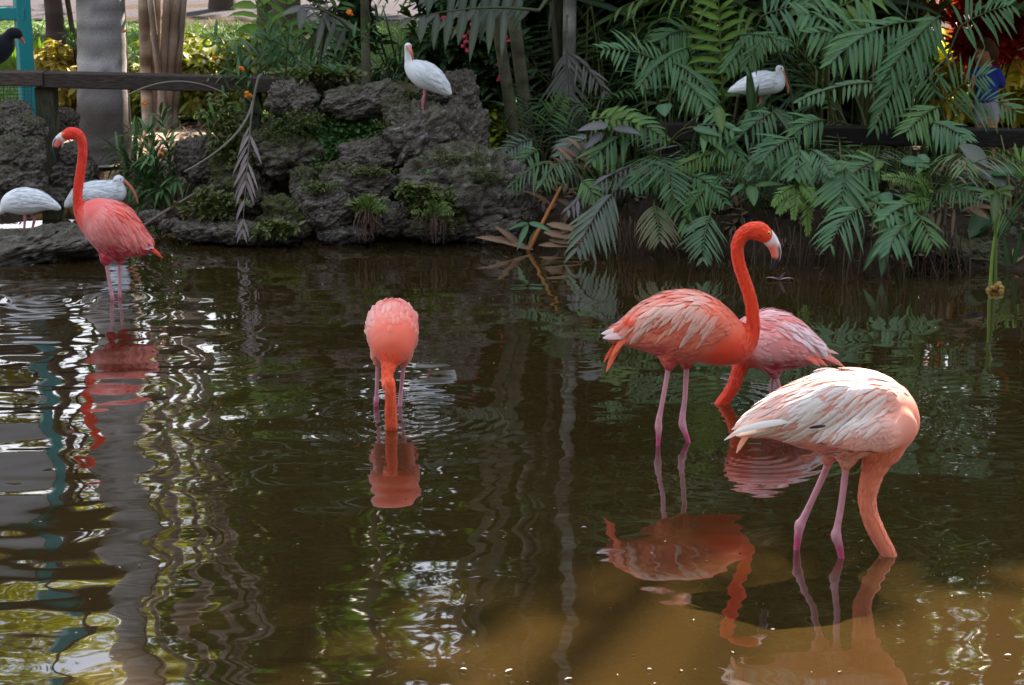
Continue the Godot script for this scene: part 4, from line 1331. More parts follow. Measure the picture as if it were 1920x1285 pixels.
func trunks() -> void:
	var pale := Color(0.36, 0.335, 0.34)
	var o := thing("grey_palm", "thick pale grey ringed palm trunk behind the wooden fence", "palm", Vector3(at(197, 300, 14.6).x, 0.2, -14.6))
	column(o, "trunk", [198, 240, 184, 0], 14.6, 6.6, 42, [Color(0.42, 0.375, 0.35), Color(0.88, 0.82, 0.78), Color(0.15, 0.12, 0.10)], M.bark, 0.3, 0.035)
	for i in 13:
		var mb := MB.new()
		var yaw := TAU * i / 13.0
		var a := Vector3(-0.45, 6.4, 0)
		var b := a + Vector3(cos(yaw) * 2.4, rf(-0.6, 1.0), sin(yaw) * 2.4)
		frond(mb, a, a, b, 0.9, 26, 0.7, 0.05, Vector3.UP, 0.5, 0.3, G2, G2 * 1.1, STEM)
		put("frond", mb.mesh(), M.glossy, o)
	o = thing("lawn_tree", "dark reddish brown trunk standing on the lawn at left", "tree", on_level(106, 98, 0.3), "trees standing on the lawn")
	column(o, "trunk", [108, 98, 98, 0], -o.position.z, 7.0, 15, [Color(0.07, 0.045, 0.04), Color(0.13, 0.085, 0.07)], M.bark, 0.5)
	o = thing("palm_cluster", "cluster of slim pinkish white palm stems behind the fence rail", "palm", Vector3(at(300, 230, 16.4).x, 0.25, -16.4))
	for e in [[274, 140, 268, 0, 10], [291, 140, 292, 0, 9], [305, 140, 312, 0, 7], [318, 140, 328, 0, 9], [332, 140, 343, 0, 7], [298, 140, 281, 0, 6]]:
		column(o, "stem", [e[0], e[1], e[2], e[3]], 16.4 + rf(-0.15, 0.15), 5.6, e[4], [Color(0.20, 0.14, 0.10), Color(0.75, 0.64, 0.56)], M.bark, 0.15, 0.02)
	sprout(o, 0, 1, 2)
	for i in 14:
		var mb := MB.new()
		var yaw := rf(0, TAU)
		var a := Vector3(rf(-0.3, 0.3), 5.3, rf(-0.2, 0.2))
		frond(mb, a, a, a + Vector3(cos(yaw) * 1.5, rf(-0.3, 1.1), sin(yaw) * 1.5), 0.6, 18, 0.5, 0.04, Vector3.UP, 0.4, 0.3, G2, LIME * 0.8, STEM)
		put("frond", mb.mesh(), M.glossy, o)
	o = thing("creeper_tree", "slim dark trunk with a creeper left of the thick palm", "tree", Vector3(at(140, 250, 14.9).x, 0.2, -14.9), "slim dark trunks")
	column(o, "trunk", [146, 120, 126, 0], 14.9, 5.5, 5, [Color(0.06, 0.05, 0.04), Color(0.12, 0.1, 0.08)], M.bark)
	for i in 3: spray(o, at(140, 90, 14.8) - o.position, at(120 + i * 14, 62 + i * 12, 14.7) - o.position, 0.05, 7, 0.09, 0.03, 0.4, G1, G2)
	o = thing("creeper_tree", "slim black trunk right of the thick palm", "tree", Vector3(at(232, 250, 15.2).x, 0.2, -15.2), "slim dark trunks")
	column(o, "trunk", [232, 140, 224, 0], 15.2, 5.5, 9, [Color(0.04, 0.035, 0.03), Color(0.08, 0.07, 0.055)], M.bark)
	var bam := [Color(0.10, 0.095, 0.05), Color(0.20, 0.185, 0.11)]
	for e in [
		["leaning olive palm stem with white lichen, left of the pair", 968, 270, 925, 0, 13.25, 10.5, 0], ["leaning olive palm stem, right of the pair", 990, 240, 958, 0, 13.5, 11.5, 0],
		["upright palm stem with a pale lichened left side", 1066, 120, 1067, 0, 14.1, 12, 1], ["thin olive stem left of the lichened one", 1044, 120, 1034, 0, 14.3, 5, 0], ["dark olive stem touching the lichened one", 1043, 100, 1047, 0, 14.6, 10, 2],
		["whitish mottled trunk deep behind the leaning pair", 1004, 110, 1000, 0, 16.0, 9, 1], ["broad brown black trunk deep in the thicket", 1140, 120, 1134, 0, 15.6, 24, 3], ["second brown black trunk deep in the thicket, more to the right", 1226, 110, 1222, 0, 15.8, 22, 3],
		["black trunk behind the right palm leaves", 1330, 110, 1325, 0, 16.2, 18, 3], ["slim grey stem above the rock pile", 686, 130, 684, 0, 13.9, 8, 0]]:
		o = thing("slender_palm", e[0], "palm", Vector3(at(e[1], 300, e[5]).x, 0.2, -e[5]), "stems rising from the thicket")
		var cols: Array = [bam, [Color(0.15, 0.14, 0.10), Color(0.46, 0.44, 0.38)], [Color(0.06, 0.06, 0.035), Color(0.11, 0.10, 0.06)], [Color(0.03, 0.022, 0.016), Color(0.07, 0.05, 0.035)]][e[7]]
		column(o, "stem", [e[1], e[2], e[3], e[4]], e[5], 5.0, e[6], cols, M.bark, 0.1, 0.03)
		for i in 6:
			var mb := MB.new()
			var yaw := rf(0, TAU)
			var top := at(e[3], e[4], e[5])
			var a := Vector3(top.x + (top.x - at(e[1], e[2], e[5]).x) * 3.0, 5.0, top.z) - o.position - Vector3(0, 0.2, 0)
			frond(mb, a, a, a + Vector3(cos(yaw) * 1.6, rf(-0.4, 1.0), sin(yaw) * 1.6), 0.6, 16, 0.55, 0.045, Vector3.UP, 0.5, 0.3, G1, G2, STEM)
			put("frond", mb.mesh(), M.glossy, o)

func canopy() -> void:
	var dark := tuft(Color(0.035, 0.085, 0.022), 0.26, 0.10, 9, "dark")
	var mid := tuft(Color(0.055, 0.12, 0.022), 0.24, 0.09, 9, "mid")
	var gold := tuft(Color(0.36, 0.31, 0.07), 0.22, 0.085, 9, "gold")  # sunlight put into the leaf colour of the left trees
	var bark := Color(0.09, 0.07, 0.055)
	var g := "tall trees behind the pond"
	var place := ["far left", "left", "middle", "right", "far right"]
	# the tall row that shades the pond
	var k := 0
	var nth := ["first", "second", "third", "fourth", "fifth", "sixth", "seventh", "eighth", "ninth"]
	for e in [[0.4, 17.6, 9.2, 0], [2.6, 17.4, 9.5, 0], [4.7, 17.4, 9.4, 1], [7.1, 17.4, 6.8, 2], [9.6, 17.7, 7.3, 0], [12.4, 17.4, 9.5, 0]]:
		tree("tall dark tree behind the thicket, %s from the left of its row" % nth[k], "tree", Vector3(e[0], 0.2, -e[1]), 0.24, 10.0, Vector3(rf(-0.5, 0.5), 0, 0.4), [[Vector3(0, e[2] - 0.2, 0), Vector3(2.25, [4.5, 2.5, 3.9][e[3]], 1.9), [2300, 1600, 2000][e[3]], 22]], [dark, mid, dark][e[3]], bark, g)
		k += 1
	k = 0
	for e in [[3.9, 19.6], [6.6, 19.8], [9.4, 19.6]]:  # unseen trees added so their crowns shade the nearest water
		tree("very tall slim tree overtopping the dark row, %s from the left" % nth[k], "tree", Vector3(e[0], 0.2, -e[1]), 0.2, 17.0, Vector3(0, 0, 0.2), [[Vector3(0, 18.1, 0), Vector3(1.9, 1.25, 0.6), 800, 18]], dark, bark, "unseen trees added for shade")
		k += 1
	k = 0
	for e in [[1.6, 16.6], [2.7, 16.0], [7.9, 16.4], [9.6, 16.2], [11.0, 16.6]]:
		tree("low spreading tree just behind the palm thicket, %s from the left of its row" % nth[k], "tree", Vector3(e[0], 0.2, -e[1]), 0.1, 4.2, Vector3(0, 0, 0.2), [[Vector3(0, 4.6, 0), Vector3(1.6, 2.2, 1.4), 620]], dark, bark, "low trees behind the thicket")
		k += 1
	k = 0
	# looser sunlit trees round the lawn
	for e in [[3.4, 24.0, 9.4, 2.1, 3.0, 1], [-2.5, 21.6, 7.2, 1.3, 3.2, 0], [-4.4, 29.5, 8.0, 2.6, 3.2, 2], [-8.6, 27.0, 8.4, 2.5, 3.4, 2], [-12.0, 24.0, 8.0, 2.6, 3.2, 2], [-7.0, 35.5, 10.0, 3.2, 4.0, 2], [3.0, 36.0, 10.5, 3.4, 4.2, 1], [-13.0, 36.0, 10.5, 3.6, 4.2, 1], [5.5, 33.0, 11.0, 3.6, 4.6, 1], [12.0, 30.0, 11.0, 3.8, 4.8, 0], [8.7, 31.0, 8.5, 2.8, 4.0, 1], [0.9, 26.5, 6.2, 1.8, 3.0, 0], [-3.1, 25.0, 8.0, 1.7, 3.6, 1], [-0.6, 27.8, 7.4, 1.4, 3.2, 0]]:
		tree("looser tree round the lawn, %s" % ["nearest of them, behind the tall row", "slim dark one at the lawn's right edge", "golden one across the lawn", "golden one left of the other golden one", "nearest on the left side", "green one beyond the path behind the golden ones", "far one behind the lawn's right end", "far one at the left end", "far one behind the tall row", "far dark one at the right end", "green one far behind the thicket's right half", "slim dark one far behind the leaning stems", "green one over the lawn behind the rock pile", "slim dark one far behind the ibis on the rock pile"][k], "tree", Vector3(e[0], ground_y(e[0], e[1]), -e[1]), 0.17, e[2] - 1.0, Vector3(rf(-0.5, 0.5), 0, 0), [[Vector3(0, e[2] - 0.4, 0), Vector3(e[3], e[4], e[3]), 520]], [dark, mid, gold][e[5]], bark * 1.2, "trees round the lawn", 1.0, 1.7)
		k += 1

func unseen_wood() -> void:
	# unseen foliage added round the near side and flanks, blocking low skylight
	var where := []
	for i in 9000:
		var a := rf(-0.25, PI + 0.25)
		var r := rf(15.0, 20.0)
		var h := pow(rng.randf(), 0.8) * 12.5
		where.append(Vector3(cos(a) * r * 1.1, 0.3 + h, sin(a) * r + 1.0))
	tag(scatter(self, "added_woodland", tuft(Color(0.035, 0.085, 0.022), 0.26, 0.10, 9, "dark"), M.leaf, where, 4.0, 6.5), "dark wood that encloses the near side of the pond", "wood", "", "stuff")

func left_plants() -> void:
	# lance leaved flowering shrub between fence and rock pile
	var o := thing("flowering_shrub", "lance leaved shrub with orange flower heads hanging over the bank", "shrub", at(345, 415, 12.9))
	var p0 := o.position
	for e in [[330, 380, 300, 215, 24], [325, 385, 245, 245, 24], [310, 390, 215, 300, 20], [320, 390, 262, 330, 22], [318, 395, 300, 360, 16], [345, 385, 420, 215, 16], [340, 380, 440, 160, 20], [330, 390, 330, 330, 22], [312, 395, 236, 350, 16], [340, 395, 400, 310, 18], [345, 390, 460, 205, 18], [310, 390, 280, 290, 24], [330, 390, 312, 262, 20], [305, 395, 222, 322, 20], [310, 395, 250, 282, 22], [305, 400, 238, 402, 14], [315, 400, 290, 412, 14], [318, 390, 274, 248, 20], [305, 395, 208, 276, 20], [300, 400, 262, 365, 18]]:
		spray(o, at(e[0], e[1], 13.15 + rf(-0.1, 0.1)) - p0, at(e[2], e[3], 13.1 + rf(-0.1, 0.2)) - p0, 0.16, e[4], 0.18, 0.026, 1.4, G2 * rf(0.8, 1.3), G2 * rf(1.0, 1.5))
	for e in [[466, 178, 9], [452, 130, 7], [402, 110, 6], [270, 194, 6], [302, 290, 6], [655, 25, 8], [232, 60, 5]]:
		blossom(o, at(e[0], e[1], 12.6) - p0, e[2] * 0.9 * mpp(12.6), Color(0.85, 0.24, 0.02))
	# the taller leafy shrub behind the fence that climbs to the top of the frame
	o = thing("leafy_shrub", "thin stemmed green shrub rising above the rock pile's left end", "shrub", at(520, 250, 13.3))
	p0 = o.position
	for e in [[500, 240, 430, 90, 18], [510, 240, 470, 60, 18], [520, 240, 520, 90, 18], [530, 230, 560, 100, 18], [520, 240, 390, 60, 16], [515, 240, 455, 150, 16], [540, 220, 610, 90, 16], [560, 200, 650, 110, 16], [520, 230, 500, 20, 18], [530, 230, 545, 40, 16], [540, 220, 590, 140, 14], [600, 170, 690, 60, 16], [640, 165, 720, 30, 16], [500, 240, 420, 130, 16]]:
		spray(o, at(e[0], e[1], 13.25) - p0, at(e[2], e[3], 13.3 + rf(-0.3, 0.4)) - p0, 0.18, e[4], 0.15, 0.024, 1.0, G1 * rf(0.9, 1.4), G2 * rf(0.9, 1.4))
	# sunlit palm leaf behind the shrub, and its dusky neighbours
	o = thing("broadleaf_palm", "low palm with broad leaflets, some lime green and some dusky grey", "palm", at(560, 215, 13.7))
	for e in [[505, 110, 470, -35, 13.7, 0.0, 6, 62, 17, 7, 0.05, LIME], [520, 120, 540, -20, 13.8, 0.0, 4, 48, 14, 7, 0.0, LIME * 0.7], [560, 110, 480, 70, 13.6, 0.1, 18, 50, 9, 12, 0.3, G1], [610, 60, 600, 20, 13.4, 0.2, 20, 90, 22, 3, 1.2, GREY * 0.7], [660, 60, 560, 15, 13.3, 0.2, 30, 95, 20, 5, 1.0, GREY * 0.7], [590, 150, 430, 100, 13.6, 0.1, 26, 60, 9, 13, 0.3, GREY.lerp(G1, 0.5)], [580, 130, 640, 0, 13.9, 0, 10, 60, 10, 10, 0.2, G1]]:
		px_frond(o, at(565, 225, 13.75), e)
	# fan palm leaves in the sun behind the fence
	o = thing("fan_palm", "sunlit yellow green fan palm leaves behind the fence rail", "palm", at(70, 220, 15.2))
	p0 = o.position
	for e in [[78, 128, 62, 1.1], [28, 140, 58, 2.0], [100, 150, 50, 0.5], [10, 110, 40, 2.5]]:
		var mb := MB.new()
		var hub := at(e[0], e[1], 15.1) - p0
		mb.tube([Vector3.ZERO, hub * 0.5 + Vector3(0, 0.06, 0), hub], [0.012, 0.01, 0.008], 6, [STEM])
		for i in 17:
			var a: float = e[3] + (i - 8) * 0.145
			mb.leaf(hub, Vector3(cos(a), sin(a), 0.25 + rf(-0.1, 0.1)), Vector3(0, 0.2, 1), e[2] * mpp(15.1) * rf(0.85, 1.05), 0.045, 0.35, LIME * 0.9, LIME * 1.1, 4, 0.4, 0.8)
		put("fan_leaf", mb.mesh(), M.leaf, o)
	var lime := tuft(Color(0.26, 0.27, 0.03), 0.11, 0.045, 8, "lime")
	var amber := tuft(Color(0.42, 0.30, 0.05), 0.09, 0.04, 8, "amber")
	bush("low_shrub", "sun yellowed low shrub under the fence rail by the thick palm", "shrub", at(130, 225, 14.9), Vector3(0, 0.3, 0), Vector3(0.28, 0.35, 0.25), 140, amber, "sunlit low shrubs behind the fence")
	bush("low_shrub", "bright yellow green low shrub under the fence rail right of the slim stems", "shrub", at(400, 205, 16.9), Vector3(0, 0.3, 0), Vector3(0.75, 0.38, 0.3), 420, lime, "sunlit low shrubs behind the fence")
	bush("low_shrub", "lime green shrub strip behind the slim palm stems", "shrub", at(300, 205, 17.4), Vector3(0, 0.22, 0), Vector3(1.0, 0.3, 0.3), 360, lime, "sunlit low shrubs behind the fence")
	# dead frond hanging by the rocks
	o = thing("dead_palm_frond", "dry mauve grey palm frond hanging tip down beside the rock pile", "dead frond", at(478, 160, 12.35))
	px_frond(o, at(490, 140, 12.4), [470, 225, 454, 436, 12.3, 0.1, 8, 62, 8, 12, 0.6, MAUVE * 0.85, 0.0, 1.3], M.dry)
	o = thing("dry_twig", "bare arching twig left of the hanging dead frond", "twig", at(466, 232, 12.4))
	p0 = o.position
	var mt := MB.new()
	mt.tube(bez(at(474, 190, 12.4) - p0, at(460, 262, 12.35) - p0, at(345, 322, 12.35) - p0, 12), taper(0.009, 0.005, 13), 6, [Color(0.24, 0.21, 0.17)])
	put("stem", mt.mesh(), M.stem, o)
	o = thing("dry_twig", "straight dry stick slanting into the water under the shrub", "twig", at(265, 425, 12.4))
	p0 = o.position
	mt = MB.new()
	mt.tube([at(258, 430, 12.4) - p0, at(310, 396, 12.4) - p0, at(366, 362, 12.5) - p0], [0.011, 0.010, 0.008], 6, [Color(0.17, 0.13, 0.10)])
	put("stem", mt.mesh(), M.stem, o)
	o = thing("dry_twig", "thin twig arching over the fence rail", "twig", at(240, 180, 12.9))
	p0 = o.position
	mt = MB.new()
	mt.tube(bez(at(240, 178, 12.9) - p0, at(330, 130, 12.8) - p0, at(415, 172, 12.8) - p0, 12), taper(0.006, 0.004, 13), 5, [Color(0.22, 0.2, 0.15)])
	put("stem", mt.mesh(), M.stem, o)
	# moss and small growth on the rock pile
	var moss := tuft(Color(0.08, 0.18, 0.05), 0.05, 0.026, 9, "moss")
	var where := []
	for i in 1500:
		var u := clampf(rng.randfn(655, 62), 520, 780)
		var v := clampf(rng.randfn(248, 30), 196, 320)
		where.append(at(u, v, 12.98 - (v - 200.0) * 0.0012 + rf(-0.04, 0.05)))
	tag(scatter(self, "moss", moss, M.leaf, where, 0.6, 1.3), "bright green moss and small leaves on the middle of the rock pile", "moss", "", "stuff")
	where = []
	var olive := tuft(Color(0.12, 0.14, 0.04), 0.045, 0.02, 9, "olive")
	for c in [[400, 385, 40, 22, 12.5], [430, 240, 35, 60, 12.85], [610, 140, 60, 10, 13.0], [815, 385, 26, 22, 12.35], [520, 430, 30, 10, 12.3], [690, 392, 20, 12, 12.4], [770, 362, 16, 10, 12.4]]:
		for i in 130:
			where.append(at(rng.randfn(c[0], c[2] * 0.6), rng.randfn(c[1], c[3] * 0.6), c[4] + rf(-0.08, 0.05)))
	tag(scatter(self, "moss", olive, M.leaf, where, 0.6, 1.4), "olive moss and trailing weeds between the boulders", "moss", "", "stuff")
	where = []
	for c in [[565, 226, 30, 14, 12.78], [742, 238, 24, 12, 12.68], [640, 316, 40, 8, 12.62], [870, 300, 46, 10, 12.5], [760, 180, 36, 8, 12.92], [520, 258, 36, 12, 12.8], [690, 322, 30, 6, 12.55], [905, 330, 30, 12, 12.4], [600, 352, 20, 8, 12.45]]:
		for i in 200:
			where.append(at(rng.randfn(c[0], c[2] * 0.7), rng.randfn(c[1], c[3] * 0.7), c[4] + rf(-0.06, 0.05)))
	tag(scatter(self, "moss", olive, M.leaf, where, 0.2, 0.5), "low cushion moss along the upper edges of the boulders", "moss", "", "stuff")
	# fern tufts with hanging roots
	for e in [["fern tuft with hanging brown roots low in the middle of the pile", 690, 400], ["fern tuft with hanging brown roots right of the first, at the waterline", 812, 405]]:
		o = thing("fern_tuft", e[0], "fern", at(e[1], e[2], 12.2), "fern tufts on the rock pile")
		for i in 9:
			var mb := MB.new()
			var a := rf(0.2, 2.9)
			frond(mb, Vector3.ZERO, Vector3.ZERO, Vector3(cos(a) * 0.14, sin(a) * 0.12, rf(0, 0.12)), 0.04, 10, 0.035, 0.009, Vector3(0, 0.4, 1), 0.1, 0.3, LIME * 0.6, LIME * 0.7, STEM, 0.2)
			put("frond", mb.mesh(), M.leaf, o)
		for i in 20:
			var mb := MB.new()
			var x := rng.randfn(0.0, 0.06)
			mb.tube([Vector3(x * 0.7, rf(-0.02, 0.05), 0), Vector3(x + rf(-0.03, 0.03), -0.05, rf(0.0, 0.06)), Vector3(x * 1.25, rf(-0.2, -0.04), rf(0, 0.06))], [0.005, 0.004, 0.002], 4, [Color(0.11, 0.065, 0.045) * rf(0.6, 1.4)])
			put("root", mb.mesh(), M.dry, o)
	for e in [["small green herb in the gap right of the second fern", 770, 372, 12.3, 0.05], ["spreading herb on top of the long boulder", 630, 142, 12.9, 0.11], ["bright herb on the biggest boulder's upper left", 800, 326, 12.2, 0.06]]:
		o = thing("herb", e[0], "herb", at(e[1], e[2], e[3]), "small herbs on the rock pile")
		var mb := MB.new()
		for i in 13:
			var a := rf(0, TAU)
			mb.leaf(Vector3(rf(-0.03, 0.03), 0, 0), Vector3(cos(a), rf(0.3, 1.2), sin(a)), Vector3.UP, e[4] * rf(0.8, 1.4), e[4] * 0.3, 1.0, FERN * rf(0.7, 1.2), FERN, 4, 0.2, 0.8)
		put("leaves", mb.mesh(), M.leaf, o)

func middle_plants() -> void:
	# brown dead frond leaning on the bank right of the rocks
	var o := thing("dead_palm_frond", "brown dead palm frond leaning from the thicket into the water", "dead frond", at(992, 470, 12.25))
	px_frond(o, at(990, 474, 12.2), [1012, 430, 1098, 262, 12.35, -0.15, -6, 62, 12, 13, 0.5, BROWN * 0.75, 0.2], M.dry)
	var p0 := o.position
	var mb := MB.new()
	mb.tube([at(988, 476, 12.2) - p0, at(1010, 432, 12.22) - p0, at(1052, 350, 12.3) - p0], [0.014, 0.013, 0.010], 8, [Color(0.42, 0.16, 0.04)])
	put("stalk", mb.mesh(), M.stem, o)
	o = thing("dead_leaves", "broad brown dead palm leaflets lying along the water's edge", "dead leaves", at(1010, 462, 12.3))
	p0 = o.position
	for e in [[985, 462, 893, 452, 15], [980, 465, 925, 430, 14], [1000, 468, 935, 462, 12], [1030, 450, 1095, 466, 16], [1020, 436, 1090, 460, 15], [1025, 420, 1090, 445, 14], [1010, 460, 1105, 470, 12], [1040, 440, 1100, 430, 12]]:
		var m := MB.new()
		var a := at(e[0], e[1], 12.2) - p0
		var b := at(e[2], e[3], 12.15) - p0
		m.leaf(a, b - a + Vector3.UP * 0.05, Vector3(0, 0.6, 0.8), a.distance_to(b) * 1.05, e[4] * mpp(12.2), 0.35, BROWN * rf(0.7, 1.15), BROWN * rf(0.9, 1.3), 6, 0.3, 0.7)
		put("leaf", m.mesh(), M.dry, o)
	# dusky dead frond hanging in front of the stems
	o = thing("dead_palm_frond", "dusky purple dead frond hanging in front of the lichened stem", "dead frond", at(1062, 90, 13.6))
	px_frond(o, at(1064, 30, 13.7), [1062, 95, 1072, 258, 13.5, 0.1, 10, 70, 9, 20, 0.7, DUSK], M.dry)
	px_frond(o, at(1064, 60, 13.7), [1066, 100, 1140, 185, 13.5, 0.1, 22, 46, 8, 12, 0.8, DUSK * 1.2], M.dry)
	o = thing("arching_palm", "broad grey green palm leaf hanging across the leaning stems", "palm", at(1000, 10, 13.0), "palms of the thicket")
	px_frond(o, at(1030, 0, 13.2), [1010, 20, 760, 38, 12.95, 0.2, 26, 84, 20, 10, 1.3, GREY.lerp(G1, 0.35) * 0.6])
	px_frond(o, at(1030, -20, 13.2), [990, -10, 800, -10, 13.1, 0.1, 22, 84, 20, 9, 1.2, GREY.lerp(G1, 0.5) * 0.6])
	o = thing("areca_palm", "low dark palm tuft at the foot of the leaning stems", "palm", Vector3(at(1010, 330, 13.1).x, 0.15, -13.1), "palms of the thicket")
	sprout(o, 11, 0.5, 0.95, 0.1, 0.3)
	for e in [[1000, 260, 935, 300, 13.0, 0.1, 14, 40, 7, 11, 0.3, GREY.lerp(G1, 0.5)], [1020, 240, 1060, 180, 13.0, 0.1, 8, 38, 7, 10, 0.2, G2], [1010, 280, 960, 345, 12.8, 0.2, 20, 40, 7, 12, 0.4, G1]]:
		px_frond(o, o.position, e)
	for k in [1]:
		o = thing("areca_palm", ["dim palm deep behind the leaning stems", "dim palm behind the dusky dead frond", "dim palm behind the rock pile's right shoulder"][k], "palm", Vector3([at(960, 300, 14.6).x, at(1110, 300, 14.4).x, at(880, 300, 14.2).x][k], 0.2, -[14.6, 14.4, 14.2][k]), "palms of the thicket")
		sprout(o, 13, 0.9, 1.7, 0.15, 0.25)
	# pink flowered bush behind the rock pile
	var dark := tuft(Color(0.03, 0.075, 0.022), 0.13, 0.05, 9, "small_dark")
	o = bush("flowering_bush", "dark bush with sprays of pink flowers behind the ibis", "bush", Vector3(at(890, 250, 14.4).x, 0.2, -14.4), Vector3(0, 0.75, 0), Vector3(0.45, 0.75, 0.35), 520, dark)
	p0 = o.position
	for e in [[832, 35], [838, 47], [845, 52], [858, 55], [866, 60], [872, 70], [880, 62], [842, 33], [822, 52], [815, 45], [875, 80], [868, 88], [878, 95], [905, 50], [912, 44], [920, 62], [935, 100], [938, 112], [936, 120], [940, 145], [934, 150], [852, 30], [895, 58], [886, 48], [860, 30], [952, 78], [948, 70], [925, 55]]:
		blossom(o, at(e[0], e[1], 13.95) - p0, rf(4, 6.5) * mpp(14), Color(0.80, 0.09, 0.16))
	var yel := tuft(Color(0.30, 0.33, 0.02), 0.07, 0.04, 8, "yellow")
	bush("low_shrub", "small yellow leaved shrub glowing behind the leaning stems' foot", "shrub", Vector3(at(945, 250, 14.3).x, 0.15, -14.3), Vector3(0, 0.42, 0), Vector3(0.16, 0.25, 0.12), 70, yel)
	# dim understorey that closes the view
	for e in [[760, 15.6, 0.8, 0.85, "low dim bush behind the rock pile's crest"], [1010, 15.6, 0.8, 1.2, "dim bush behind the leaning stems"], [1180, 15.2, 0.9, 1.4, "dim bush behind the black trunks, left"], [1340, 15.2, 0.9, 1.5, "dim bush behind the half hidden ibis"], [1500, 15.0, 0.9, 1.5, "dim bush behind the thicket's middle"], [1610, 15.2, 0.6, 1.2, "dim bush left of the red leaved shrub"], [2130, 14.6, 0.8, 1.6, "dim bush off the right edge"]]:
		bush("dark_bush", e[4], "bush", Vector3(at(e[0], 250, e[1]).x, 0.2, -e[1]), Vector3(0, e[3] * 0.8, 0), Vector3(e[2], e[3], 0.6), int(e[2] * e[3] * 900), dark, "dim bushes closing the view", 0.9, 1.5)

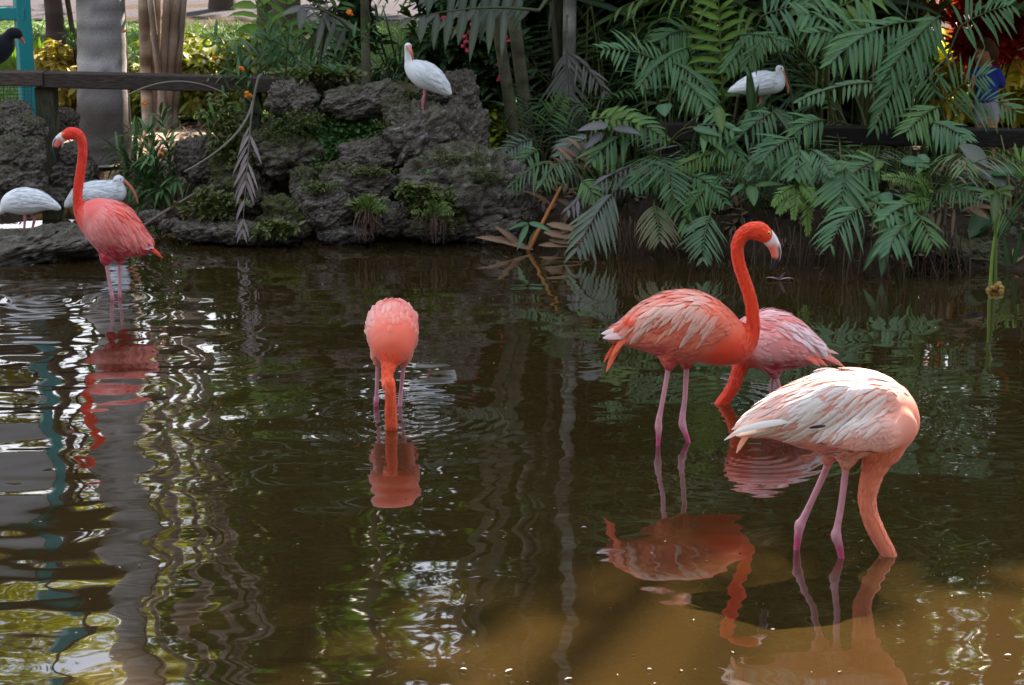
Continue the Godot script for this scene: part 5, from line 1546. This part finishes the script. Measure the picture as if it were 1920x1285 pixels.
func right_plants() -> void:
	var g := "palms of the thicket"
	var defs := [
		["palm at the left end of the thicket with greyish drooping fronds", 1150, 12.75, 10, 0.6, 1.05, [
			[1215, 304, 1062, 396, 12.3, 0.2, 34, 52, 9, 17, 0.9, GREY], [1150, 362, 1082, 468, 12.0, 0.2, 26, 82, 10, 14, 0.9, GREY.lerp(G3, 0.35)], [1130, 220, 1250, 262, 12.4, 0.1, 24, 48, 10, 13, 0.5, G2], [1105, 225, 1200, 235, 12.4, 0.1, 16, 36, 12, 8, 0.2, LIME * 0.55],
			[1090, 340, 1120, 380, 12.2, 0.1, 14, 34, 6, 12, 0.3, G2], [1110, 260, 1050, 290, 12.6, 0.1, 14, 45, 8, 12, 0.5, GREY.lerp(G1, 0.4)], [1180, 250, 1110, 300, 12.35, 0.1, 14, 60, 11, 10, 0.7, G1]]],
		["palm with brown tipped olive fronds drooping to the water", 1240, 12.6, 9, 0.45, 0.8, [
			[1226, 384, 1238, 452, 11.95, 0.2, 16, 66, 7, 12, 0.5, OLIVE.lerp(G2, 0.4), 0.6], [1262, 350, 1290, 425, 12.1, 0.2, 18, 60, 10, 9, 0.6, G2], [1200, 300, 1285, 345, 12.2, 0.2, 18, 54, 10, 13, 0.8, G1], [1350, 288, 1255, 322, 12.2, 0.1, 16, 38, 8, 14, 0.7, LIME * 0.5],
			[1240, 310, 1180, 350, 12.2, 0.2, 14, 50, 8, 12, 0.6, G3]]],
		["palm with a frond spread just left of the tall flamingo's head", 1330, 12.45, 9, 0.45, 0.75, [
			[1332, 402, 1318, 486, 11.7, 0.2, 16, 62, 8, 13, 0.5, G3, 0.15], [1300, 330, 1360, 380, 12.0, 0.1, 16, 44, 8, 11, 0.5, G1], [1340, 340, 1290, 400, 12.0, 0.1, 18, 46, 8, 12, 0.5, G2], [1350, 255, 1390, 300, 12.2, 0.1, 10, 46, 12, 6, 0.6, G1], [1310, 235, 1375, 245, 12.2, 0.1, 10, 50, 12, 6, 0.5, G3]]],
		["tall palm with blue green fronds left of the half hidden ibis", 1270, 13.4, 11, 1.0, 2.0, [
			[1248, 122, 1130, 92, 12.9, 0.2, 18, 56, 8, 13, 0.3, G3], [1262, 118, 1345, 198, 12.8, 0.2, 24, 62, 9, 12, 0.9, G3], [1290, 90, 1200, 160, 12.9, 0.2, 24, 56, 9, 12, 0.8, G1], [1280, 150, 1330, 215, 12.7, 0.2, 16, 54, 9, 9, 0.7, G3], [1300, 60, 1240, 75, 13.2, 0.1, 16, 60, 9, 12, 0.4, G1]]],
		["palm with an upright lime green backlit frond", 1370, 13.75, 9, 1.0, 2.0, [
			[1356, 190, 1346, -30, 12.9, 0.0, 4, 62, 13, 11, 0.05, LIME * 0.75], [1336, 190, 1326, -40, 13.1, 0.0, 4, 60, 14, 11, 0.05, LIME * 0.55], [1385, 66, 1480, 84, 12.75, 0.2, 16, 40, 10, 11, 0.8, G1], [1420, 60, 1360, 130, 12.9, 0.2, 18, 52, 10, 10, 0.8, G1], [1430, 30, 1520, 15, 13.0, 0.1, 14, 66, 11, 10, 0.3, G3]]],
		["fern draped palm under the half hidden ibis", 1470, 12.5, 9, 0.35, 0.62, [
			[1492, 258, 1432, 300, 11.95, 0.2, 18, 62, 10, 11, 0.6, G1], [1520, 280, 1560, 330, 11.9, 0.2, 14, 54, 9, 10, 0.6, G3], [1500, 275, 1490, 330, 11.9, 0.2, 8, 60, 14, 5, 0.7, G3], [1450, 210, 1380, 265, 12.2, 0.1, 14, 50, 9, 10, 0.6, G1], [1545, 225, 1490, 250, 12.1, 0.1, 14, 52, 9, 10, 0.6, G1], [1440, 62, 1396, 128, 12.3, 0.1, 10, 44, 8, 7, 0.9, G1 * 0.7]]],
		["dark blue green palm with broad leaflets over the bank", 1590, 12.3, 9, 0.5, 0.85, [
			[1586, 316, 1574, 388, 11.65, 0.2, 14, 78, 14, 9, 0.45, G1 * 0.85], [1612, 390, 1556, 462, 11.4, 0.3, 26, 74, 8, 11, 0.7, G3], [1640, 378, 1690, 440, 11.5, 0.2, 16, 60, 10, 9, 0.6, G2], [1650, 300, 1580, 345, 11.9, 0.2, 14, 60, 11, 10, 0.6, G1]]],
		["tall palm whose long leaflets reach the top of the frame", 1630, 13.2, 11, 1.0, 2.0, [
			[1645, 62, 1500, 26, 12.6, 0.1, 16, 88, 12, 12, 0.25, G3], [1665, 90, 1520, 62, 12.5, 0.1, 22, 84, 12, 12, 0.5, G1], [1560, 20, 1640, -10, 12.9, 0.0, 6, 80, 14, 8, 0.1, LIME * 0.5], [1705, 40, 1560, 116, 12.4, 0.2, 30, 84, 11, 14, 0.7, G3], [1762, 30, 1650, 158, 12.3, 0.2, 30, 76, 10, 13, 0.7, G1], [1640, 154, 1496, 190, 12.1, 0.2, 14, 34, 9, 15, 0.8, FERN * 0.9], [1700, 130, 1640, 240, 12.2, 0.2, 24, 66, 10, 11, 0.7, G1]]],
		["palm in front of the sunlit yellow shrub with thin dark leaflets", 1750, 12.7, 7, 0.5, 0.95, [
			[1760, 170, 1690, 110, 12.3, 0.1, 14, 60, 8, 13, 0.5, G1], [1770, 190, 1850, 140, 12.2, 0.1, 20, 66, 7, 13, 0.5, G1], [1760, 200, 1700, 250, 12.1, 0.1, 14, 60, 9, 12, 0.5, G2], [1800, 200, 1905, 210, 12.2, 0.1, 34, 60, 6, 13, 0.5, G1], [1750, 230, 1810, 260, 12.0, 0.1, 10, 58, 10, 10, 0.6, G3], [1800, 50, 1900, 10, 12.5, 0.1, 14, 70, 9, 12, 0.4, G1], [1740, 20, 1745, 90, 12.4, 0.1, 2, 70, 12, 8, 0.9, G2]]],
		["small palm with upright narrow leaves at the right edge", 1890, 12.4, 9, 0.5, 1.0, [
			[1900, 420, 1860, 380, 11.9, 0.1, 10, 50, 8, 9, 0.4, G2], [1890, 330, 1925, 300, 12.6, 0.0, 8, 50, 7, 13, 0.3, LIME * 0.8]]],
		["low palm dipping a broad leaf to the water near the right bank", 1690, 11.95, 10, 0.5, 1.0, [
			[1700, 420, 1668, 470, 11.3, 0.2, 12, 66, 15, 6, 0.8, G3], [1720, 400, 1750, 460, 11.4, 0.2, 12, 56, 9, 8, 0.7, G2], [1720, 380, 1660, 410, 11.5, 0.2, 10, 56, 12, 7, 0.6, G3]]]]
	for e in defs:
		var o := thing("areca_palm", e[0], "palm", Vector3(at(e[1], 350, e[2]).x, maxf(0.05, ground_y(at(e[1], 350, e[2]).x, e[2]) - 0.05), -e[2]), g)
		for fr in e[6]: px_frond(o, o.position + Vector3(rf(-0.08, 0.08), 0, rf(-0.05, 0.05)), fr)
		sprout(o, e[3], e[4], e[5], 0.18, 0.3)
	# taller palms behind, whose crowns rise out of the frame
	for e in [["tall clump palm rising out of the frame behind the lime frond", 1370, 14.4, 2.2, 3.4], ["tall clump palm rising out of the frame at the thicket's middle", 1540, 14.2, 2.2, 3.4], ["tall clump palm rising out of the frame behind the black trunks", 1200, 14.6, 2.2, 3.4], ["tall clump palm rising out of the frame right of the middle", 1620, 14.3, 2.0, 3.2], ["tall clump palm off the right edge", 2120, 13.4, 2.2, 3.4], ["tall clump palm behind the whitish mottled trunk", 1040, 15.0, 2.0, 3.2]]:
		var o := thing("areca_palm", e[0], "palm", Vector3(at(e[1], 300, e[2]).x, 0.2, -e[2]), g)
		sprout(o, 17, e[3], e[4], 0.25, 0.15)
	# ferns
	for e in [["pale green fern arching over under the half hidden ibis", 1408, 250, 12.0, [[1445, 268, 1398, 330, 18], [1450, 262, 1420, 300, 16], [1440, 275, 1450, 335, 12], [1470, 300, 1400, 335, 12], [1490, 325, 1420, 332, 10], [1500, 330, 1530, 338, 10]]],
		["pale fern around the half hidden ibis's feet", 1400, 240, 12.6, [[1440, 205, 1392, 240, 16], [1450, 208, 1480, 240, 14], [1430, 200, 1400, 225, 12], [1460, 215, 1500, 250, 12]]],
		["bright fern hanging from the bank right of the tall flamingo's head", 1490, 380, 11.75, [[1490, 350, 1450, 385, 12], [1495, 355, 1488, 410, 6], [1510, 365, 1515, 440, 4], [1500, 345, 1530, 380, 10], [1485, 360, 1460, 400, 8]]],
		["light fern leaning out over the dark broad palm", 1560, 310, 11.7, [[1540, 318, 1592, 310, 12], [1560, 365, 1592, 352, 8], [1545, 305, 1560, 330, 8]]],
		["lime fern clump beside the dead curled leaves", 1720, 365, 11.6, [[1740, 370, 1690, 380, 12], [1735, 350, 1655, 332, 12], [1740, 360, 1720, 330, 6], [1745, 375, 1700, 400, 8]]],
		["sunlit lime fern under the right fence rail", 1900, 300, 13.0, [[1930, 330, 1880, 285, 10], [1935, 320, 1900, 275, 10], [1940, 320, 1930, 290, 8]]]]:
		var o := thing("fern", e[0], "fern", at(e[1], e[2] + 20, e[3] + 0.1), "ferns of the thicket")
		var c := LIME * 0.75 if "lime" in e[0] or "bright" in e[0] else FERN
		for fr in e[4]:
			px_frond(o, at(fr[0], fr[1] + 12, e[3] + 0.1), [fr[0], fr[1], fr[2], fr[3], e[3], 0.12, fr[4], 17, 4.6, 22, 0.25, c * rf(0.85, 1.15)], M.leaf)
	# arrow leaved plant, dead curled leaves, the green stalk standing in the water
	var o := thing("arrow_leaf_plant", "plant with one big grey arrow shaped leaf under the right rail", "plant", at(1860, 430, 12.1))
	var p0 := o.position
	for e in [[1852, 322, 1800, 268, 58, GREY.lerp(G3, 0.4) * 0.8, 0.9], [1858, 320, 1886, 350, 38, GREY.lerp(G3, 0.4) * 0.8, 0.5], [1862, 318, 1910, 322, 34, G1, 0.7], [1850, 400, 1815, 445, 36, G1 * 0.8, 0.6], [1836, 450, 1850, 420, 26, G3, 0.8]]:
		var mb := MB.new()
		var a := at(e[0], e[1], 11.9) - p0
		var b := at(e[2], e[3], 11.75) - p0
		mb.leaf(a, b - a, Vector3(0, 0.7, 0.7), a.distance_to(b), e[4] * mpp(11.9) * 1.1, 0.25, e[5], e[5] * 1.05, 8, 0.12, 0.55)
		mb.tube([Vector3(rf(-0.03, 0.03), -0.1, 0), a * 0.5 + Vector3(0, 0.03, 0.02), a], [0.009, 0.008, 0.006], 6, [STEM])
		put("leaf", mb.mesh(), M.glossy, o)
	o = thing("dead_leaves", "bunch of curled pinkish brown dead leaves below the arrow leaf", "dead leaves", at(1795, 305, 11.9))
	p0 = o.position
	for i in 13:
		var mb := MB.new()
		var a := at(1785 + i * 2.5, 304 + absf(i - 6.0), 11.85) - p0
		mb.leaf(a, Vector3((i - 6) * 0.12, 0.25, 0.5), Vector3(0.2, 0, 1), rf(0.16, 0.24), 0.026, 3.2, MAUVE * rf(0.5, 0.9), BROWN * rf(0.8, 1.2), 7, 0.35, 0.7)
		put("leaf", mb.mesh(), M.dry, o)
	for e in [[1815, 388, 1850, 415, 14], [1820, 385, 1865, 398, 9], [1770, 380, 1840, 384, 7], [1742, 400, 1750, 430, 12], [1790, 392, 1785, 445, 7], [1765, 395, 1755, 440, 8]]:
		var mb := MB.new()
		var a := at(e[0], e[1], 11.8) - p0
		var b := at(e[2], e[3], 11.7) - p0
		mb.leaf(a, b - a + Vector3(0, 0.04, 0), Vector3(0, 0.3, 1), a.distance_to(b) * 1.1, e[4] * mpp(11.8), 0.6, BROWN * 0.8, BROWN, 6, 0.3, 0.7)
		put("leaf", mb.mesh(), M.dry, o)
	var st := on_level(1868, 545)
	o = thing("green_stalk_plant", "tall green stalk with broad leaves standing in the water at right", "plant", st)
	var mb := MB.new()
	mb.tube(bez(Vector3(0, -0.1, 0), Vector3(-0.02, 0.25, 0), at(1868, 355, -st.z) - st, 10), taper(0.013, 0.009, 11), 8, [Color(0.22, 0.19, 0.05), Color(0.12, 0.17, 0.035), Color(0.09, 0.15, 0.025)])
	put("stalk", mb.mesh(), M.stem, o)
	mb = MB.new()
	mb.tube(bez(Vector3(-0.03, -0.1, 0), Vector3(-0.05, 0.25, 0), at(1876, 400, -st.z) - st, 10), taper(0.012, 0.008, 11), 8, [Color(0.2, 0.27, 0.05)])
	put("stalk", mb.mesh(), M.stem, o)
	for e in [[1868, 360, 1832, 372, 12, 1.0], [1868, 360, 1862, 418, 20, 0.8], [1872, 356, 1898, 372, 14, 1.2], [1870, 352, 1850, 340, 8, 0.6], [1868, 358, 1905, 352, 10, 0.8]]:
		mb = MB.new()
		var a := at(e[0], e[1], -st.z) - st
		var b := at(e[2], e[3], -st.z - 0.1) - st
		mb.leaf(a, b - a + Vector3(0, 0.03, 0.02), Vector3(0, 0.5, 0.8), a.distance_to(b) * 1.1, e[4] * mpp(11.2), 0.7, LIME * 0.4 * e[5], LIME * 0.35, 6, 0.25, 0.7)
		put("leaf", mb.mesh(), M.leaf, o)
	mb = MB.new()
	for i in 16:
		add_ball(mb, Vector3(rf(-0.04, 0.04), rf(-0.01, 0.035), rf(-0.04, 0.04)), Vector3.ONE * rf(0.012, 0.024), Color(0.36, 0.21, 0.06) * rf(0.7, 1.2), 5)
	put("root_ball", mb.mesh(), M.dry, o)
	for e in [["broad leaved plant with one spoon shaped leaf hanging to the water", 1660, 440, 11.45, [[1660, 430, 1652, 512, 21, G3], [1665, 435, 1622, 505, 13, G2], [1668, 430, 1690, 480, 12, G1], [1650, 425, 1630, 400, 10, G2]]],
		["broad leaved plant with two rounded leaves under the ferns", 1660, 390, 11.7, [[1655, 362, 1668, 395, 20, G3], [1650, 362, 1620, 400, 15, G2], [1650, 360, 1610, 382, 8, G1]]],
		["broad leaved plant with a drooping oval leaf above the tall flamingo's head", 1410, 360, 11.9, [[1408, 348, 1412, 390, 19, G2], [1415, 348, 1470, 352, 8, G2], [1395, 345, 1370, 375, 9, G1]]],
		["broad leaved plant with one upright blade crossing the half hidden ibis", 1410, 230, 12.35, [[1410, 215, 1402, 122, 14, G2 * 0.7], [1412, 215, 1422, 160, 6, G2 * 0.6], [1410, 220, 1440, 190, 7, G1]]],
		["broad leaved plant with dark leaves in the middle of the thicket", 1250, 250, 12.2, [[1245, 195, 1246, 226, 24, G3 * 0.8], [1300, 240, 1350, 262, 12, G3], [1305, 238, 1355, 290, 14, G2], [1320, 245, 1318, 290, 12, G2 * 1.2], [1345, 200, 1352, 250, 18, LIME * 0.4]]],
		["broad leaved plant with dusky curling leaves beside the brown dead frond", 1130, 260, 12.3, [[1140, 235, 1085, 250, 14, GREY], [1150, 240, 1200, 258, 12, GREY * 0.7], [1130, 250, 1100, 285, 14, GREY * 0.6], [1145, 225, 1180, 215, 12, LIME * 0.45]]],
		["broad leaved plant with lime leaves beside the sunlit fern", 1740, 300, 11.9, [[1650, 300, 1640, 330, 16, LIME * 0.4], [1690, 300, 1740, 320, 18, G1], [1735, 290, 1720, 330, 20, G3], [1748, 355, 1738, 375, 10, LIME * 0.8], [1750, 365, 1800, 360, 10, LIME * 0.6], [1745, 388, 1760, 395, 8, LIME * 0.8]]],
		["broad leaved plant drooping over the water beside the dead leaflets", 985, 440, 12.1, [[990, 420, 972, 470, 9, G3], [992, 418, 1030, 440, 9, G3], [990, 418, 955, 438, 7, G1]]],
		["broad leaved plant of upright dark blades at the right bank", 1780, 470, 11.6, [[1720, 470, 1730, 410, 9, G2], [1715, 470, 1708, 400, 8, G1], [1725, 475, 1760, 430, 8, G1], [1900, 500, 1915, 430, 9, G1], [1890, 500, 1880, 440, 8, G2]]]]:
		o = thing("broad_leaf_plant", e[0], "plant", at(e[1], e[2] + 25, e[3] + 0.1), "broad leaved plants of the thicket")
		for lf in e[4]:
			mb = MB.new()
			var a := at(lf[0], lf[1], e[3]) - o.position
			var b := at(lf[2], lf[3], e[3] - 0.08) - o.position
			mb.tube(bez(Vector3.ZERO, a * 0.5 + Vector3(0, 0.08, 0), a, 5), taper(0.006, 0.004, 6), 5, [STEM])
			mb.leaf(a, b - a + Vector3(0, 0.05, 0.03), Vector3(rf(-0.2, 0.2), 0.5, 0.85), a.distance_to(b) * 1.12, lf[4] * mpp(e[3]) * 1.25, 0.55, lf[5], lf[5] * 1.1, 7, 0.2, 0.62)
			put("leaf", mb.mesh(), M.glossy, o)
	# roots and dead stems under the thicket
	where_roots()
	# red leaved shrub and the sunlit yellow one behind
	var red := tuft(Color(0.62, 0.03, 0.05), 0.17, 0.07, 9, "red")
	bush("red_shrub", "red and maroon leaved shrub in the sun at the top right", "shrub", Vector3(at(1850, 250, 15.6).x, 0.2, -15.6), Vector3(0, 1.05, 0), Vector3(0.62, 0.36, 0.4), 170, red, "", 0.8, 1.4)
	var lit := tuft(Color(0.80, 0.70, 0.12), 0.14, 0.06, 9, "lit")
	bush("yellow_shrub", "sunlit yellow leaved shrub behind the child at right", "shrub", Vector3(at(1840, 250, 16.8).x, 0.2, -16.8), Vector3(0, 0.5, 0), Vector3(0.9, 0.55, 0.4), 420, lit, "", 0.8, 1.4)

func where_roots() -> void:
	for e in [["brown aerial roots hanging under the bank right of the tall flamingo's beak", 1500, 470, 11.75, 130, 20, 60], ["brown dead stems under the palms left of the tall flamingo", 1260, 450, 12.05, 110, 16, 46], ["brown roots and dry stems at the right bank's waterline", 1700, 480, 11.4, 120, 18, 46]]:
		var o := thing("hanging_roots", e[0], "roots", at(e[1], e[2], e[3]), "roots under the thicket")
		for i in int(e[6]):
			var mb := MB.new()
			var x: float = rf(-1, 1) * e[4] * mpp(e[3])
			var h: float = rf(0.6, 1.3) * e[5] * 2.2 * mpp(e[3])
			var z := rf(-0.18, 0.05)
			mb.tube([Vector3(x, h, z), Vector3(x + rf(-0.03, 0.03), h * 0.4, z + rf(0, 0.05)), Vector3(x + rf(-0.06, 0.06), -0.14, z + rf(0, 0.06))], [0.005, 0.005, 0.003], 4, [Color(0.09, 0.055, 0.038) * rf(0.5, 1.5)])
			put("root", mb.mesh(), M.dry, o)

func small_things() -> void:
	# leaf litter on the bank
	var where := []
	for i in 2200:
		var x := rf(-4.5, 5.5)
		var d := shore(x) + rf(0.1, 3.4)
		where.append(Vector3(x, ground_y(x, d) + 0.01, -d))
	tag(scatter(self, "leaf_litter", tuft(Color(0.20, 0.12, 0.07), 0.09, 0.03, 4, "litter", 0.2), M.dry, where, 0.6, 1.3), "brown fallen leaves on the soil of the bank", "leaf litter", "", "stuff")
	where = []
	for i in 5200:
		var x := rf(-9.0, 2.5)
		var d := rf(17.2, 27.0)
		where.append(Vector3(x, ground_y(x, d) + 0.01, -d))
	tag(scatter(self, "grass", tuft(Color(0.08, 0.16, 0.025), 0.11, 0.012, 14, "grass", 0.5), M.leaf, where, 0.7, 1.4), "short green grass of the lawn", "grass", "", "stuff")
	# flecks of down and bits of leaf on the water
	where = []
	for i in 130:
		var q := on_level(rf(-50, 1970), 500.0 + 800.0 * pow(rng.randf(), 0.8), 0.002)
		if q.z < -shore(q.x) + 0.2 or q.z > -4.6: continue
		where.append(q)
	var fl := MB.new()
	fl.leaf(Vector3(-0.005, 0.002, 0), Vector3(1, 0.15, 0.1), Vector3.UP, 0.011, 0.005, 0.3, Color(0.24, 0.2, 0.15), Color(0.3, 0.26, 0.2), 3, 0.2, 0.7)
	tag(scatter(self, "floating_debris", fl.mesh(), M.dry, where, 0.5, 1.5), "tiny pale flecks of down and leaf drifting on the pond", "debris", "", "stuff")
	# small white feathers afloat
	for e in [["floating feather left of the pale flamingo's reflection, topmost of three", 855, 899, 9], ["tiny floating feather left of the topmost of three", 826, 937, 7], ["floating feather above the tall flamingo's reflection, left", 1095, 992, 10], ["floating feather under the left one of the tall flamingo's reflection", 1122, 1041, 9], ["tiny floating speck feather in the middle of the dark water", 996, 996, 6], ["curled white feather at the bottom edge, left of the pair", 870, 1258, 14], ["curled white feather at the bottom edge, right of the pair", 955, 1263, 14], ["white feather cut by the bottom edge", 1066, 1278, 15], ["thin feather at the bottom right corner", 1890, 1232, 12], ["white feather afloat near the rock pile", 540, 455, 7], ["small feather beside the half head on flamingo's reflection", 1218, 1258, 8], ["pale feather afloat at the left bottom", 396, 1010, 6], ["pale feather left of the far ibises' boulder", 60, 500, 6]]:
		var p := on_level(e[1], e[2])
		var mb := MB.new()
		var l: float = e[3] * 1.15 * mpp(-p.z)
		var yaw := rf(-0.6, 0.6)
		mb.leaf(Vector3(-l * 0.5, 0.006, 0), Vector3(cos(yaw), 0.35, sin(yaw)), Vector3.UP, l, l * 0.36, 0.9, Color(0.5, 0.5, 0.5), Color(0.55, 0.55, 0.55), 5, 0.3, 0.7)
		var o := put("feather", mb.mesh(), M.feather)
		o.position = p
		tag(o, e[0], "feather", "white feathers adrift")
	var p := on_level(1462, 526)
	var o := thing("dead_leaves", "small curled pale brown leaf afloat under the tall flamingo's beak", "dead leaves", p)
	for i in 3:
		var mb := MB.new()
		mb.leaf(Vector3(0, 0.004, 0), Vector3(1.0 - i * 0.9, 0.25, rf(-0.3, 0.3)), Vector3.UP, 0.09, 0.026, 0.8, MAUVE, MAUVE * 1.2, 5, 0.3, 0.7)
		put("leaf", mb.mesh(), M.dry, o)
	p = at(150, 450, 11.95)
	var mb := MB.new()
	mb.leaf(Vector3(0.03, 0, 0), Vector3(-0.6, 0.35, 0.4), Vector3(0, 0.6, 1), 0.05, 0.024, 0.4, Color(0.75, 0.76, 0.8), Color(0.8, 0.8, 0.82), 5, 0.2, 0.7)
	o = put("feather", mb.mesh(), M.feather)
	o.position = p
	tag(o, "white feather stuck to the long boulder beside the far flamingo", "feather", "white feathers adrift")
	child()

func child() -> void:
	var d := 14.5
	var org := at(1850, 305, d)
	var root := thing("person", "small child in a blue shirt and pale shorts walking behind the right rail", "person", org)
	var mk := func(list: Array) -> Array: return trace(list, d, org)
	var skin := C(206, 140, 110, 1.1)
	var f := Field.new(at(1795, 318, d + 0.25) - org, at(1905, 70, d - 0.25) - org, 0.0085)
	for ch in [[[1848, 96, 18.5], [1845, 106, 16.5], [1843, 113, 13]], [[1848, 108, 8], [1850, 128, 8]], [[1850, 134, 14], [1851, 160, 17], [1850, 190, 17]], [[1832, 134, 8], [1868, 134, 8]]]:
		var tr: Array = mk.call(ch)
		f.chain(tr[0], tr[1], 0.02)
	for ch in [[[1870, 136, 8, 0.0], [1885, 168, 6.4, -0.02], [1888, 192, 5.2, 0.05]], [[1830, 136, 8], [1817, 166, 6.4, 0.04], [1816, 192, 5.2, 0.1]], [[1860, 196, 11.5, 0.02], [1862, 245, 8.5, 0.06], [1864, 290, 6, 0.0]], [[1841, 196, 11.5, -0.02], [1838, 246, 8.5, -0.03], [1836, 292, 6, -0.1]], [[1864, 294, 6, 0.0], [1858, 300, 5, 0.09]], [[1836, 296, 6, -0.1], [1829, 301, 5, -0.02]], [[1836, 105, 4.2, 0.07], [1833, 108, 3.2, 0.08]]]:
		var tr: Array = mk.call(ch)
		f.chain(tr[0], tr[1], 0.014)
	var mb := MB.new()
	f.fill(mb, func(_p: Vector3) -> Color: return skin)
	# hands: a palm, four fingers and a thumb each
	for h in [[1888, 192, 0.05, 1.0], [1816, 192, 0.1, -1.0]]:
		var w: Vector3 = at(h[0], h[1], d - h[2]) - org
		var hf := Field.new(w + Vector3(-0.06, -0.13, -0.06), w + Vector3(0.06, 0.03, 0.06), 0.0032)
		hf.cone(w, w + Vector3(0, -0.03, 0.0), 0.017, 0.019, 0.01, 0.7)
		for k in 4:
			var x: float = (k - 1.5) * 0.0095
			var l: float = [0.026, 0.031, 0.029, 0.022][k]
			var a := w + Vector3(x, -0.04, 0.002)
			var b := a + Vector3(x * 0.15, -l * 0.55, 0.003)
			hf.cone(a, b, 0.0052, 0.0048, 0.003)
			hf.cone(b, b + Vector3(-x * 0.1, -l * 0.5, 0.009), 0.0048, 0.004, 0.002)
		var th := w + Vector3(-0.015 * h[3], -0.014, 0.006)
		hf.cone(th, th + Vector3(-0.016 * h[3], -0.014, 0.006), 0.0065, 0.0058, 0.006)
		hf.cone(th + Vector3(-0.016 * h[3], -0.014, 0.006), th + Vector3(-0.02 * h[3], -0.03, 0.012), 0.0056, 0.0046, 0.003)
		hf.fill(mb, func(_p: Vector3) -> Color: return skin)
	put("body", mb.mesh(), M.skin, root)
	var coat := func(called: String, parts: Array, col: Color) -> void:
		var cf := Field.new(at(1795, 318, d + 0.25) - org, at(1905, 70, d - 0.25) - org, 0.0085)
		for ch in parts:
			var tr: Array = mk.call(ch)
			cf.chain(tr[0], tr[1], 0.015)
		var cm := MB.new()
		cf.fill(cm, func(p: Vector3) -> Color: return col * (0.9 + 0.25 * noise.get_noise_3d(p.x * 900.0, p.y * 500.0, p.z * 900.0)))
		put(called, cm.mesh(), M.cloth, root)
	coat.call("shirt", [[[1850, 136, 16], [1851, 160, 19.5], [1850, 184, 20]], [[1833, 135, 9.5], [1867, 135, 9.5]], [[1869, 136, 10], [1879, 156, 9]], [[1831, 136, 10], [1822, 156, 9]]], Color(0.045, 0.075, 0.42))
	coat.call("shorts", [[[1850, 188, 19], [1850, 196, 18.5]], [[1860, 196, 13.5, 0.02], [1861, 224, 12.5, 0.03]], [[1841, 196, 13.5, -0.02], [1839, 224, 12.5, -0.02]]], Color(0.58, 0.50, 0.60))
	coat.call("hair", [[[1850, 91, 19], [1855, 98, 18]], [[1846, 84, 13], [1842, 88, 10]], [[1860, 100, 12], [1860, 110, 9]]], Color(0.12, 0.055, 0.03))
	for e in [[1833.5, 100, 0.066], [1841, 100.5, 0.075]]:
		var p := at(e[0], e[1], d - e[2]) - org
		put("eye", ball(p, Vector3.ONE * 0.006, Color(0.04, 0.03, 0.03), 6), M.eye, root)
	var mm := MB.new()
	mm.tube([at(1833, 113, d - 0.06) - org, at(1836, 114.3, d - 0.068) - org, at(1840, 114, d - 0.065) - org], [0.002, 0.004, 0.002], 6, [C(170, 80, 75)])
	put("mouth", mm.mesh(), M.skin, root)

# ---------------------------------------------------------------- the scene
func _ready() -> void:
	var cam := Camera3D.new()
	cam.name = "camera"
	add_child(cam)
	var lens := CameraAttributesPhysical.new()
	lens.frustum_focal_length = 67.3
	lens.frustum_focus_distance = 8.2
	lens.exposure_aperture = 9.0
	cam.attributes = lens
	cam.keep_aspect = Camera3D.KEEP_HEIGHT
	cam.fov = rad_to_deg(2.0 * atan(642.5 / F))
	cam.far = 900.0
	cam.position = EYE
	cam.rotation = Vector3(deg_to_rad(-PITCH), 0, 0)
	cam.current = true
	var env := Environment.new()
	env.background_mode = Environment.BG_SKY
	var sky := ProceduralSkyMaterial.new()
	sky.sky_top_color = Color(0.67, 0.71, 0.79)
	sky.sky_horizon_color = Color(0.94, 0.92, 0.90)
	sky.sky_curve = 0.18
	sky.ground_bottom_color = Color(0.12, 0.11, 0.09)
	sky.ground_horizon_color = Color(0.45, 0.45, 0.45)
	sky.sun_angle_max = 12.0
	sky.sky_energy_multiplier = 1.0
	env.sky = Sky.new()
	env.sky.sky_material = sky
	env.background_energy_multiplier = 0.7
	env.tonemap_mode = Environment.TONE_MAPPER_LINEAR
	env.tonemap_exposure = 4.6
	env.sdfgi_enabled = true
	env.ssao_enabled = true
	env.ssil_enabled = true
	var we := WorldEnvironment.new()
	we.name = "world_environment"
	we.environment = env
	add_child(we)
	var sun := DirectionalLight3D.new()
	sun.name = "sun"
	sun.light_energy = 1.5
	sun.light_color = Color(1.0, 0.94, 0.86)
	sun.light_angular_distance = 0.6
	sun.shadow_enabled = true
	add_child(sun)
	sun.look_at_from_position(Vector3(0.35, 0.85, -0.75) * 30.0, Vector3.ZERO, Vector3.UP)
	noise.noise_type = FastNoiseLite.TYPE_SIMPLEX_SMOOTH
	noise.frequency = 0.01
	noise.seed = 4
	fine.noise_type = FastNoiseLite.TYPE_SIMPLEX
	fine.frequency = 0.01
	fine.fractal_octaves = 3
	fine.seed = 8
	calm_noise.noise_type = FastNoiseLite.TYPE_SIMPLEX_SMOOTH
	calm_noise.fractal_type = FastNoiseLite.FRACTAL_NONE
	calm_noise.frequency = 0.01
	calm_noise.seed = 4
	rng.seed = 20
	make_materials()
	var t0 := Time.get_ticks_msec()
	water()
	ground()
	print("water, ground ", Time.get_ticks_msec() - t0)
	setting()
	print("setting ", Time.get_ticks_msec() - t0)
	birds()
	print("birds ", Time.get_ticks_msec() - t0)
